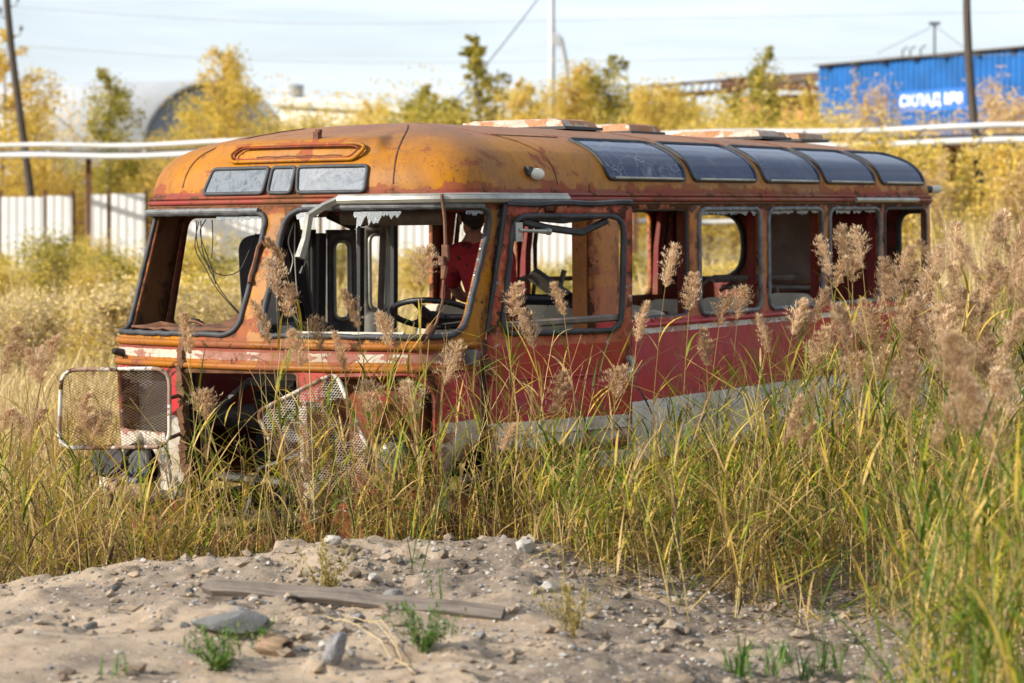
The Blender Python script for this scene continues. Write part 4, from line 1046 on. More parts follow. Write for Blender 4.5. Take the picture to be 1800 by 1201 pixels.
# broken clods and gravel: nobody could count them
def rubble(name, n, fx, fy, s0, s1, mat, dens=None, p=2.2):
    X = fx(n); Y = fy(n)
    if dens is not None: k = dens(X, Y) > RNG.uniform(0, 1, n); X, Y = X[k], Y[k]
    n = len(X); s = s0+(s1-s0)*RNG.uniform(0, 1, n)**p; Z = gh(X, Y)
    d = np.array([(1, 0, 0), (-1, 0, 0), (0, 1, 0), (0, -1, 0), (0, 0, 1), (0, 0, -1), (.6, .6, .55), (-.6, .55, .6), (.55, -.6, .5), (-.6, -.55, .55)])
    tri = np.array([(4, 6, 7), (4, 7, 9), (4, 9, 8), (4, 8, 6), (6, 0, 2), (7, 2, 1), (9, 1, 3), (8, 3, 0), (6, 2, 7), (7, 1, 9), (9, 3, 8), (8, 0, 6), (5, 2, 0), (5, 1, 2), (5, 3, 1), (5, 0, 3)])
    P = d[None]*RNG.uniform(.55, 1.2, (n, 10, 1))*s[:, None, None]*np.stack([RNG.uniform(.7, 1.2, n), RNG.uniform(.6, 1.1, n), RNG.uniform(.45, .9, n)], 1)[:, None, :]
    a = RNG.uniform(0, 6.28, n)[:, None]; x = P[:, :, 0]*np.cos(a)-P[:, :, 1]*np.sin(a); y = P[:, :, 0]*np.sin(a)+P[:, :, 1]*np.cos(a)
    V = np.stack([x+X[:, None], y+Y[:, None], P[:, :, 2]+(Z+s*.12)[:, None]], 2).reshape(-1, 3)
    Q = (tri[None]+(np.arange(n)*10)[:, None, None]).reshape(-1, 3)
    o = np_mesh(name, V, Q, mat, None, np.repeat(RNG.uniform(0, 1, n), 10)); tag(o, kind='stuff'); return o
def rubmat(name, stops):
    m = bpy.data.materials.new(name); T = NT(m); co = objco(T)
    c = T.ramp(T.n('ShaderNodeAttribute', attribute_name='tint').outputs['Fac'], stops)
    c = T.mix(T.math('MULTIPLY', T.noise(co, 60, 5), .6), c, lin(.13, .105, .08))
    T.out(T.bsdf(c, .95, T.bump(T.noise(co, 90, 4), .6, .006), **{'Specular IOR Level': .15})); MATS[name] = m
rubmat('gravel', [(0, lin(.08, .075, .07)), (.3, lin(.25, .22, .19)), (.6, lin(.42, .38, .33)), (.85, lin(.55, .52, .47)), (1, lin(.38, .24, .14))])
rubmat('clod', [(0, lin(.17, .125, .09)), (.5, lin(.31, .24, .17)), (1, lin(.41, .325, .24))])
dn = lambda X, Y: np.clip(.05+.19*np.clip(X+1.0, 0, 1.5)+1.6*np.clip(vnoise(X, Y, 1.4, 71), 0, 1)+.35*np.exp(-((Y-11.6)/.6)**2), 0, 1)
rubble('gravel', 9000, lambda n: U(-2.6, 2.2, n), lambda n: U(8.2, 12.6, n), .004, .022, 'gravel', dn, 2.6)
rubble('clods', 2600, lambda n: U(-2.6, 2.0, n), lambda n: U(8.2, 12.4, n), .008, .048, 'clod', dn, 2.4)
# concrete lump, flint, hollow log, plank
cl = put_stone(405, 1112, 122, 0, 'dark grey weathered concrete lump lying in the sand', None, 'concrete', .35, (1.15, .7, .58), 'concrete_lump', stone_mesh('concrete_lump', 25, 'concrete', .35, .75, 9)); cl.rotation_euler = (.05, .06, .12)
fl = put_stone(590, 1168, 62, 0, 'dark banded flint standing on its edge in the sand', None, 'rock', .1, (.75, .6, 1.25), 'flint', stone_mesh('flint', 33, 'flint', .2, 1.0, 12)); fl.rotation_euler = (.2, .25, .5)
def wood(name, c1, c2, axis):
    m = bpy.data.materials.new(name); T = NT(m); co = objco(T)
    sc = [4., 4., 4.]; 
    for i in range(3): sc[i] = 3. if i == axis else 60.
    mp = T.n('ShaderNodeMapping', {0: co, 3: tuple(sc)}).outputs[0]
    g = T.noise(mp, 1., 6, .6, .4); g2 = T.noise(co, 7, 6)
    c = T.ramp(g, [(.3, c1), (.65, c2)]); c = T.mix(T.math('MULTIPLY', T.step(g2, .5, .72), .5), c, lin(.10, .075, .055))
    T.out(T.bsdf(c, .9, T.bump(g, .7, .006))); MATS[name] = m
wood('grey_wood', lin(.07, .055, .045), lin(.19, .155, .125), 0); wood('log_wood', lin(.10, .06, .035), lin(.30, .20, .12), 0); wood('pole_wood', lin(.03, .024, .02), lin(.10, .075, .058), 2)
A_ = Vector(ground_hit(357, 1052)); B_ = Vector(ground_hit(884, 1090)); A_.z += .035; B_.z += .02
mid = (A_+B_)/2; w = MB(); N = 24; L = (B_-A_).length
vs = []
for i in range(N+1):
    t = i/N; x = (t-.5)*L; dz = .012*math.sin(t*5)+.006*math.sin(t*17); hw = .034*(1 if .03 < t else .45)*(1+.06*math.sin(t*29)); th = .017
    for y, z in ((-hw, -th), (hw, -th), (hw, th+.003*math.sin(t*40)), (-hw, th)): vs.append((x, y, z+dz))
fs = [(i*4+k, i*4+(k+1) % 4, (i+1)*4+(k+1) % 4, (i+1)*4+k) for i in range(N) for k in range(4)]+[(0, 1, 2, 3), (N*4+3, N*4+2, N*4+1, N*4)]
w.add(vs, fs); pk = w.build('plank', 'grey_wood'); pk.location = mid+Vector((0, 0, .012)); d = (B_-A_); pk.rotation_euler = (rad(38), -math.asin(d.z/L), math.atan2(d.y, d.x))
tag(pk, 'weathered grey plank lying across the sandy mound', 'plank')
X, Y, z = ground_hit(482, 1152); w = MB()
vs = []; n = 26; prof = [(-.10, .060, .3), (-.09, .075, .5), (-.03, .082, .62), (.04, .078, .6), (.09, .072, .55), (.105, .058, .4)]
for x, r, k in prof:
    for i in range(n):
        t = 2*math.pi*i/n; q = r*(1+.10*math.sin(3*t+x*20)+.06*math.sin(7*t)); vs.append((x, q*math.cos(t), q*math.sin(t)*.85))
fs = [(j*n+i, j*n+(i+1) % n, (j+1)*n+(i+1) % n, (j+1)*n+i) for j in range(len(prof)-1) for i in range(n)]
# hollow right end
o_ = len(vs)
for x, k in ((.10, .68), (.02, .6)):
    for i in range(n):
        t = 2*math.pi*i/n; q = .072*k*(1+.15*math.sin(4*t)); vs.append((x, q*math.cos(t), q*math.sin(t)*.85))
fs += [((len(prof)-1)*n+i, (len(prof)-1)*n+(i+1) % n, o_+(i+1) % n, o_+i) for i in range(n)]+[(o_+i, o_+(i+1) % n, o_+n+(i+1) % n, o_+n+i) for i in range(n)]
fs += [tuple(o_+n+i for i in range(n)), tuple(range(n-1, -1, -1))]
w.add(vs, fs); lg = w.build('log', 'log_wood', None, True); lg.location = (X, Y, z+.035); lg.scale = (.62, .62, .62); lg.rotation_euler = (.4, .1, -.6); tag(lg, 'short rotten log stub half buried beside green weeds', 'log')

# ------------------------------------------------------------------ blades
def blades(B, L, az, tilt, bend, wid, K=4, fold=0., twist=0., wprof=None, tint=None):
    n = len(B); s = np.arange(K+1)/K
    ang = tilt[:, None]+bend[:, None]*s[None, :]**1.3
    st = (L/K)[:, None]
    dx = np.sin(ang)*st; dz = np.cos(ang)*st
    r = np.concatenate([np.zeros((n, 1)), np.cumsum((dx[:, :-1]+dx[:, 1:])/2, 1)], 1); z = np.concatenate([np.zeros((n, 1)), np.cumsum((dz[:, :-1]+dz[:, 1:])/2, 1)], 1)
    c = np.stack([B[:, 0:1]+r*np.cos(az)[:, None], B[:, 1:2]+r*np.sin(az)[:, None], B[:, 2:3]+z], 2)
    wp = np.array(wprof) if wprof is not None else np.interp(s, [0, .25, .6, 1], [.55, 1, .75, .04])
    tw = az[:, None]+math.pi/2+(twist[:, None]*s if not isinstance(twist, float) else twist*s[None, :])
    W = np.stack([np.cos(tw), np.sin(tw), np.zeros_like(tw)], 2)*(wid[:, None]*wp[None, :]/2)[:, :, None]
    # tip the width vector with the slope so that blades are not all edge-on from above
    V = np.stack([c-W, c+W], 2).reshape(-1, 3)
    i = (np.arange(n)[:, None]*(K+1)+np.arange(K)[None, :]).ravel()*2
    Q = np.stack([i, i+1, i+3, i+2], 1)
    T = None if tint is None else np.repeat(tint, (K+1)*2)
    return V, Q, T, c
class Acc:
    def __init__(s): s.V = []; s.Q = []; s.T = []; s.n = 0
    def add(s, V, Q, T, *_):
        s.V.append(V); s.Q.append(Q+s.n); s.T.append(T); s.n += len(V); return s
    def mesh(s, name, mat, parent=None):
        return np_mesh(name, np.concatenate(s.V), np.concatenate(s.Q), mat, parent, np.concatenate(s.T))

# one flowering reed of height H: stem (the thing itself) > leaves, plume
def make_reed(H, seed, plume=True, nleaf=7, green=.4, droop=1.0):
    global RNG; keepR = RNG; RNG = np.random.default_rng(seed)
    a = Acc(); az0 = U(0, 6.28, 1)[0]; be = U(.08, .30, 1)
    cs = None
    for k in range(3):
        V, Q, T, c = blades(np.zeros((1, 3)), np.array([H]), np.array([az0]), np.array([.02]), be, np.array([.008]), 10, wprof=np.linspace(1, .45, 11), tint=U(.3, .8, 1))
        cs = c[0]; th = math.pi*k/3; W = np.array([math.cos(th), math.sin(th), 0])
        hw = .004*np.linspace(1, .45, 11)[:, None]*W[None, :]
        a.add(np.stack([cs-hw, cs+hw], 1).reshape(-1, 3), Q, T)
    st = a.mesh('reed', 'reed_stem')
    n = nleaf; hs = np.sort(U(.22, .86, n)); P = np.stack([np.interp(hs*10, range(11), cs[:, i]) for i in range(3)], 1)
    tn = np.clip(green+U(-.32, .35, n)+.25*(1-hs)-.1, 0, 1)
    L = U(.26, .46, n)*(H/1.8)**.5
    b_ = Acc(); K = 7
    b_.add(*blades(P, L, U(0, 6.28, n), U(.25, .7, n), U(.4, 1.7, n), U(.009, .019, n), K, twist=U(-1.2, 1.2, n), wprof=np.interp(np.arange(K+1)/K, [0, .2, .55, 1], [.5, 1, .8, .03]), tint=tn))
    b_.mesh('leaves', 'reed_leaf', st)
    if plume:
        wf = U(.55, 1.2, 1)[0]; pl_ = U(.17, .27, 1)[0]; m = 110; s = np.linspace(0, 1, m)**.9
        tip = cs[-1]; d0 = np.array([math.cos(az0)*math.sin(be[0]), math.sin(az0)*math.sin(be[0]), math.cos(be[0])])
        bd = U(.25, .8, 1)[0]*droop
        ang = be[0]+bd*s; rx = np.cumsum(np.sin(ang))*pl_/m; rz = np.cumsum(np.cos(ang))*pl_/m
        R0 = np.stack([tip[0]+rx*math.cos(az0), tip[1]+rx*math.sin(az0), tip[2]+rz], 1)
        env = np.interp(s, [0, .15, .45, .8, 1], [.35, .8, 1, .6, .25])
        aza = az0+U(-1.1, 1.1, m)*1.7; bl = .108*env*U(.6, 1.1, m)*wf
        Vb, Qb, Tb, cb = blades(R0, bl, aza, .35+ang*.6+U(-.15, .35, m), U(.4, 1.2, m), np.full(m, .0016), 5, tint=U(.2, .9, m))
        p = Acc(); p.add(Vb, Qb, Tb)
        h = 15; idx = np.repeat(np.arange(m), h); t = U(.10, 1, m*h)*5; i0 = np.clip(t.astype(int), 0, 4); f = (t-i0)[:, None]
        base = cb[idx, i0]*(1-f)+cb[idx, i0+1]*f; nh = len(base)
        p.add(*blades(base, U(.012, .030, nh), aza[idx]+U(-1.3, 1.3, nh), U(.2, 1.5, nh), U(-.2, .9, nh), U(.0018, .0048, nh), 2, tint=np.clip(U(.0, 1, nh)*.55+.45*np.repeat(U(0, 1, m), h), 0, 1), wprof=[.6, 1, .2]))
        p.mesh('plume', 'reed_plume', st)
        top = R0[m//2]
    else: top = cs[-1]
    RNG = keepR
    st['top'] = [float(x) for x in top]; return st
# protos are used as the first reeds themselves
PROTO = []
for i, H in enumerate((.75, .95, 1.15, 1.3, 1.45, 1.6, 1.75, 1.9)):
    for j in range(2):
        PROTO.append((H, make_reed(H, 100+i*7+j, True, 5+int(H*2), .30+.25*((i+j) % 3)/2, .6+.5*j)))
used = set(); NREED = [0]
def place_reed(px, py, Y, label, group, rot=None, Hmin=0):
    X = (px-900)/4250*Y; zt = 2.05+(358-py)/4250*Y; g = ghs(X, Y)
    Hn = zt-g
    if Hn < .55: return
    cand = sorted(range(len(PROTO)), key=lambda i: abs(PROTO[i][1]['top'][2]-Hn)+random.random()*.12)[0]
    H, pr = PROTO[cand]
    if cand in used: o = copy_tree(pr)
    else: o = pr; used.add(cand)
    sc = Hn/pr['top'][2]; sc = max(.85, min(1.2, sc)); rz = random.random()*6.283 if rot is None else rot
    t = pr['top']; ox = (t[0]*math.cos(rz)-t[1]*math.sin(rz))*sc; oy = (t[0]*math.sin(rz)+t[1]*math.cos(rz))*sc
    o.location = (X-ox, Y-oy, zt-t[2]*sc); o.scale = (sc,)*3; o.rotation_euler = (0, 0, rz)
    if o.location.z > ghs(X-ox, Y-oy)-.0: o.location.z = min(o.location.z, ghs(X-ox, Y-oy)-.01)
    tag(o, label, 'reed', group); NREED[0] += 1
def side_y(X): return 14.0+1.54*(X+.023)       # depth of the bus's near side at X
G1 = 'plumed reeds in front of the bus'; l1 = 'slender plumed reed standing in front of the bus'
for px, py, Y in ((488, 440, 13.1), (482, 490, 13.0), (507, 530, 13.05), (745, 462, 13.0), (620, 538, 13.0), (465, 568, 12.9), (905, 515, 12.9), (985, 528, 12.7), (1125, 568, 12.5), (1240, 612, 12.3), (330, 585, 13.0),
                  (600, 610, 12.9), (790, 640, 12.7), (980, 680, 12.4), (560, 590, 13.1), (525, 600, 12.8), (680, 570, 12.8), (930, 580, 12.8), (1215, 500, 13.6), (1175, 462, 13.8), (1345, 585, 12.4), (1300, 520, 13.9), (1270, 530, 13.5),
                  (935, 815, 12.0), (855, 925, 12.1), (890, 770, 12.3), (1390, 735, 11.5), (1205, 885, 10.5), (650, 700, 12.9), (1085, 660, 12.6), (725, 700, 12.6), (360, 710, 12.9)):
    place_reed(px, py, Y, l1, G1)
G2 = 'plumed reeds beside the bus on the right'; l2 = 'tan feathery reed in the thick stand by the rear of the bus'
for px, py, Y in ((1452, 445, 14.6), (1485, 432, 14.8), (1512, 430, 14.2), (1475, 480, 14.0), (1500, 470, 14.4), (1575, 490, 14.6), (1600, 480, 14.0), (1640, 470, 14.5), (1690, 462, 14.8), (1655, 455, 15.2), (1765, 388, 13.0), (1778, 440, 13.4), (1790, 470, 12.5),
                  (1440, 540, 13.2), (1620, 540, 12.5), (1590, 560, 13.2), (1660, 520, 13.0), (1700, 560, 12.2), (1745, 490, 12.8), (1530, 560, 13.4), (1400, 560, 13.6), (1600, 655, 9.8), (1590, 695, 10.2), (1660, 570, 11.6), (1735, 620, 11.2), (1775, 660, 11.4)):
    place_reed(px, py, Y, l2, G2)
rr = random.Random(17)
for i in range(78):
    px = rr.triangular(1370, 1830, 1740); Y = rr.uniform(10.5, 17)
    py = rr.gauss(625-.14*(px-1400), 72)
    X = (px-900)/4250*Y
    if Y > side_y(X)-.5 and X < 3.6: Y = side_y(X)-.6
    place_reed(px, max(430, py), Y, l2, G2)
G3 = 'bent reeds close to the camera on the right'; l3 = 'blurred near reed at the right edge of the picture'
for i in range(5): place_reed(rr.uniform(1640, 1860), rr.uniform(640, 950), rr.uniform(8.2, 9.8), l3, G3)
G4 = 'reeds in the field behind the bus'; l4 = 'pale plumed reed out in the yellow field left of the bus'
for i in range(14): place_reed(rr.uniform(-40, 200), rr.uniform(600, 760), rr.uniform(12.6, 15), l4, G4)
for k, (H, pr) in enumerate(PROTO):
    if k not in used: place_reed(1500+20*k, 520, 13.5, l2, G2)
for k, (H, pr) in enumerate(PROTO):
    if k not in used: pr.location = (2.6+.1*k, 14.5, ghs(2.6, 14.5)); tag(pr, l2, 'reed', G2)

# the mass of stems and leaves: one object
def bed(n, fx, fy, h0, h1, nl, acc_s, acc_l, tl=(.0, 1.), wl=(.006, .0135), ok=None, lean_=.28, gl=.25):
    X = fx(n); Y = fy(n)
    if ok is not None: k = ok(X, Y); X = X[k]; Y = Y[k]
    n = len(X); H = U(h0, h1, n) if not callable(h0) else h0(X, Y)*U(.65, 1.1, n)
    B = np.stack([X, Y, gh(X, Y)-.01], 1); az = U(0, 6.28, n); K = 5
    til = np.where(U(0, 1, n) < .2, U(.2, .95, n), U(0, lean_, n)); V, Q, T, c = blades(B, H, az, til, U(0, .5, n), U(.004, .008, n), K, wprof=np.linspace(1, .4, K+1), tint=U(.1, 1, n), twist=U(-2, 2, n)); acc_s.add(V, Q, T)
    m = nl; idx = np.repeat(np.arange(n), m); t = U(.08, .98, n*m); tt = t*K; i0 = np.clip(tt.astype(int), 0, K-1); f = (tt-i0)[:, None]
    P = c[idx, i0]*(1-f)+c[idx, i0+1]*f; nn = len(P); tlt = U(.15, 1.5, nn)
    tn = np.clip(np.repeat(U(tl[0], tl[1], n), m)*.62+U(0, .45, nn)+gl*(1-t)-.16, 0, 1)
    Kl = 5
    acc_l.add(*blades(P, U(.16, .46, nn), U(0, 6.28, nn), tlt, U(.0, 1.6, nn)-.35*(tlt > .9), U(wl[0], wl[1], nn), Kl, twist=U(-1.6, 1.6, nn), tint=tn, wprof=np.interp(np.arange(Kl+1)/Kl, [0, .2, .55, 1], [.5, 1, .8, .03])))
as_, al_ = Acc(), Acc()
notbus = lambda X, Y: (Y < side_y(X)-.45) | (X > 4.0)
# in front of the nose of the bus
front_lim = lambda X: np.interp(X, [-2.6, -2.2, -1.75, -1.2, -.6, 0, .3], [13.9, 13.7, 13.45, 13.35, 13.3, 13.25, 13.4])
bed(230, lambda n: U(-1.85, .3, n), lambda n: U(12.55, 13.5, n), .65, 1.40, 6, as_, al_, (.15, .9), ok=lambda X, Y: (Y < front_lim(X)) & ((RNG.uniform(0, 1, len(X)) < .5) | (X < -1.85) | (X > -.92)))
bed(55, lambda n: U(-.75, .5, n), lambda n: U(12.5, 13.5, n), .6, 1.3, 7, as_, al_, (0, .85), ok=lambda X, Y: Y < front_lim(np.clip(X, -2.6, .3)))
bed(90, lambda n: U(.1, 1.5, n), lambda n: U(11.2, 12.6, n), .3, .65, 8, as_, al_, (0, .85))
bed(150, lambda n: U(-2.1, .4, n), lambda n: U(12.4, 13.3, n), .25, .8, 6, as_, al_, (.3, .98), ok=lambda X, Y: Y < front_lim(X))
# right: along the side of the bus
hr = lambda X, Y: np.interp(X/Y*4250+900, [850, 1000, 1150, 1300, 1450, 1600, 1800], [.50, .58, .78, 1.05, 1.28, 1.42, 1.55])
bed(520, lambda n: U(.15, 3.4, n), lambda n: U(11.4, 16.5, n), hr, 0, 8, as_, al_, (0, .85), gl=.2, ok=lambda X, Y: (Y < side_y(X)-.35) & (Y > 12.1-.15*X))
bed(420, lambda n: U(.25, 3.4, n), lambda n: U(11.3, 13.8, n), lambda X, Y: hr(X, Y)*.7, 0, 10, as_, al_, (0, .85), gl=.22, ok=lambda X, Y: (Y < side_y(X)-.35) & (Y > 12.0-.25*X))
bed(260, lambda n: U(1.2, 3.2, n), lambda n: U(9.2, 11.5, n), lambda X, Y: hr(X, Y)*.75, 0, 7, as_, al_, (0, .7), ok=lambda X, Y: X/Y > .172-.02*(Y-10))
bed(230, lambda n: U(1.2, 2.4, n), lambda n: U(7.0, 9.6, n), .5, 1.2, 9, as_, al_, (0, .42), ok=lambda X, Y: X/Y > .162, gl=.1)
bed(420, lambda n: U(3.3, 7, n), lambda n: U(14, 22, n), 1.1, 1.7, 6, as_, al_, (.2, .9), ok=lambda X, Y: X > 3.9+(Y-19)*.1)
# left of the bus, near
bed(260, lambda n: U(-3.4, -1.7, n), lambda n: U(12.2, 14.2, n), .20, .62, 7, as_, al_, (.2, 1.), ok=lambda X, Y: (Y < front_lim(X)+.2) | (X < -2.5))
bed(120, lambda n: U(-3.6, -2.35, n), lambda n: U(13.6, 17, n), .5, .9, 6, as_, al_, (.5, 1.), ok=lambda X, Y: X < -2.45)
# sparse stems by the mound foot
bed(46, lambda n: U(.2, 1.8, n), lambda n: U(10.4, 11.8, n), .15, .9, 5, as_, al_, (.1, 1))
o = al_.mesh('reed_bed', 'reed_leaf'); tag(o, kind='stuff')
as_.mesh('reed_stems', 'reed_stem', o)['kind'] = 'stuff'
# dry litter and low grass under the reeds
ac = Acc()
n = 2600; X = U(.3, 3.5, n); Y = U(9.0, 14, n); k = notbus(X, Y) & (Y > 11.8-.45*X); X, Y = X[k], Y[k]; n = len(X)
ac.add(*blades(np.stack([X, Y, gh(X, Y)+.004], 1), U(.10, .45, n), U(0, 6.28, n), U(.9, 1.6, n), U(-.1, .4, n), U(.004, .012, n), 3, tint=U(.45, .9, n)))
n = 1500; X = U(-3.6, 3.6, n); Y = U(12.2, 14.4, n); k = (Y < np.where(X > 0, side_y(X)-.3, front_lim(np.clip(X, -2.6, .3))+.3)); X, Y = X[k], Y[k]; n = len(X)
ac.add(*blades(np.stack([X, Y, gh(X, Y)-.005], 1), U(.12, .42, n), U(0, 6.28, n), U(.0, .6, n), U(.1, 1.5, n), U(.004, .009, n), 4, tint=U(.0, .9, n)))
n = 900; X = U(.8, 2.6, n); Y = U(7.4, 10.2, n); k = X/Y > .15+.05*vnoise(X, Y, 2, 77); X, Y = X[k], Y[k]; n = len(X)
ac.add(*blades(np.stack([X, Y, gh(X, Y)-.005], 1), U(.1, .4, n), U(0, 6.28, n), U(.0, .8, n), U(.1, 1.5, n), U(.004, .010, n), 4, tint=U(.0, .8, n)))
tag(ac.mesh('low_grass', 'reed_leaf'), kind='stuff')

# yellow field behind: one mass of dry grass
ac = Acc()
def field(n, y0, y1, h0, h1, w0, w1, p=1., ring=False):
    Y = y0+(y1-y0)*U(0, 1, n)**p; X = U(-1, 1, n)*(Y*.235+1.2)
    if ring: X = np.sign(X)*((Y*.235+1.2)+U(0, 1, n)*(6+Y*.3))
    bx = (X-ORG.x)*math.cos(BA)-(Y-ORG.y)*math.sin(BA); by = (X-ORG.x)*math.sin(BA)+(Y-ORG.y)*math.cos(BA)
    k = ~((abs(bx) < 1.45) & (by > -1.1) & (by < 6.6)) & ~((X > 0) & (Y < side_y(X))) & ~((X < 0) & (X > -2.3) & (Y < 15.3)) & ((Y > 13.6) | (X < -2.2)); X, Y = X[k], Y[k]; n = len(X)
    pat = vnoise(X, Y, .5, 31)+vnoise(X, Y, .16, 32)
    H = U(h0, h1, n)*(1+.7*pat)
    ac.add(*blades(np.stack([X, Y, gh(X, Y)-.01], 1), H, U(0, 6.28, n), U(0, .35, n), U(0, 1.0, n), U(w0, w1, n)*(1+(Y-y0)/y0*.6), 3, tint=np.clip(U(.1, .85, n)+.5*pat, 0, 1), twist=U(-1.5, 1.5, n)))
field(9000, 13.2, 19, .3, .85, .006, .013); field(16000, 17, 34, .3, .8, .012, .024, 1.2); field(12000, 30, 66, .35, .9, .03, .06)
field(9000, 12, 66, .35, .9, .014, .04, 1.3, True)
n = 7000; Y = U(19, 44, n); X = U(.168, .26, n)*Y+U(0, 1, n); pat = vnoise(X, Y, .4, 61)
ac.add(*blades(np.stack([X, Y, gh(X, Y)-.01], 1), U(.8, 2.1, n)*(1+.5*pat), U(0, 6.28, n), U(0, .3, n), U(0, .8, n), U(.010, .026, n)*(Y/20)**.6, 4, tint=np.clip(U(.1, .85, n)+.4*pat, 0, 1), twist=U(-1.5, 1.5, n)))
tag(ac.mesh('field_grass', 'field_grass'), kind='stuff')

# ------------------------------------------------------------------ small weeds on the mound
def weed(px, py, wpx, hpx, mat, label, ns=14, nl=26, lw=.010, ll=.035, seed=1, name='weed', stem='reed_stem'):
    global RNG; keepR = RNG; RNG = np.random.default_rng(seed)
    X, Y, z = ground_hit(px, py); R = wpx/2*Y/4250; H = hpx*Y/4250
    az = U(0, 6.28, ns); Ls = H*U(.55, 1.08, ns); ti = np.arctan2(R, H)*U(.2, 1.1, ns)
    a = Acc(); V, Q, T, c = blades(U(-.02, .02, (ns, 3))*np.array([1, 1, 0]), Ls, az, ti, U(-.3, .5, ns), np.full(ns, .004), 6, wprof=np.linspace(1, .4, 7), tint=U(.1, .9, ns)); a.add(V, Q, T)
    st = a.mesh(name, stem); n = ns*nl; idx = np.repeat(np.arange(ns), nl); t = U(.12, 1, n)*6; i0 = np.clip(t.astype(int), 0, 5); f = (t-i0)[:, None]; P = c[idx, i0]*(1-f)+c[idx, i0+1]*f+U(-.012, .012, (n, 3))
    b_ = Acc(); b_.add(*blades(P, U(.5, 1.1, n)*ll, U(0, 6.28, n), U(.1, 1.6, n), U(-.2, .9, n), U(.6, 1.1, n)*lw, 2, wprof=[.4, 1, .1], tint=U(0, 1, n))); b_.mesh('leaves', mat, st)
    st.location = (X, Y, z-.005); tag(st, label, 'weed'); RNG = keepR; return st
weed(575, 1052, 170, 120, 'weed_yellow', 'yellow-green bushy weed on the slope above the plank', 22, 40, .009, .022, 1)
weed(1005, 1120, 220, 130, 'weed_yellow', 'pale yellow weed spreading beside the reed foot', 18, 40, .008, .026, 2)
weed(385, 1180, 230, 95, 'weed_green', 'low green weed in front of the concrete lump', 20, 30, .010, .034, 3, stem='weed_green')
weed(745, 1145, 220, 105, 'weed_green', 'feathery green weed below the right half of the plank', 26, 44, .006, .028, 4, stem='weed_green')
weed(455, 1150, 45, 70, 'weed_green', 'small green sprig growing against the log stub', 5, 22, .010, .03, 5, stem='weed_green')
weed(770, 1060, 34, 75, 'weed_green', 'thin green sprig just behind the plank', 4, 20, .007, .03, 6, stem='weed_green')
def tuft(px, py, n, hpx, label, group, seed):
    global RNG; keepR = RNG; RNG = np.random.default_rng(seed)
    X, Y, z = ground_hit(px, py); H = hpx*Y/4250; a = Acc()
    a.add(*blades(U(-.04, .04, (n, 3))*np.array([1, 1, 0]), H*U(.5, 1.05, n), U(0, 6.28, n), U(.02, .4, n), U(.1, .8, n), U(.005, .010, n), 5, tint=U(0, .8, n)))
    o = a.mesh('grass_tuft', 'weed_green'); o.location = (X, Y, z-.005); tag(o, label, 'grass tuft', group); RNG = keepR
for i, (px, py, h) in enumerate(((1310, 1196, 110), (1350, 1192, 85), (1290, 1185, 70), (1415, 1194, 80), (1460, 1185, 95), (1380, 1170, 60))):
    tuft(px, py, 16, h, 'green grass tuft sprouting from sand at the bottom edge', 'green tufts at the bottom edge', 40+i)
tuft(725, 1010, 9, 330, 'tall green and yellow grass clump rooted on the mound crest', None, 60)
tuft(200, 1190, 7, 60, 'thin grass tuft at the lower left of the sand', None, 61)
# dry straws lying on the sand
w = None
for i, (x0, y0, x1, y1) in enumerate(((575, 1090, 730, 1190), (600, 1085, 720, 1175), (640, 1095, 700, 1150), (480, 1102, 600, 1095), (1080, 1078, 1250, 1070), (1120, 1105, 1290, 1112), (1250, 1125, 1400, 1110))):
    a = Vector(ground_hit(x0, y0)); b_ = Vector(ground_hit(x1, y1)); q = MB(); P = []
    for t in np.linspace(0, 1, 12):
        p = a*(1-t)+b_*t; P.append((p.x, p.y+.02*math.sin(t*3), ghs(p.x, p.y)+.010+.03*math.sin(t*math.pi)))
    q.tube(P, .0018, 5); o = q.build('straw', 'straw' if 'straw' in MATS else plain('straw', lin(.50, .38, .19), .7), None, True); tag(o, 'long dry straw lying loose on the ground', 'straw', 'dry straws on the sand')
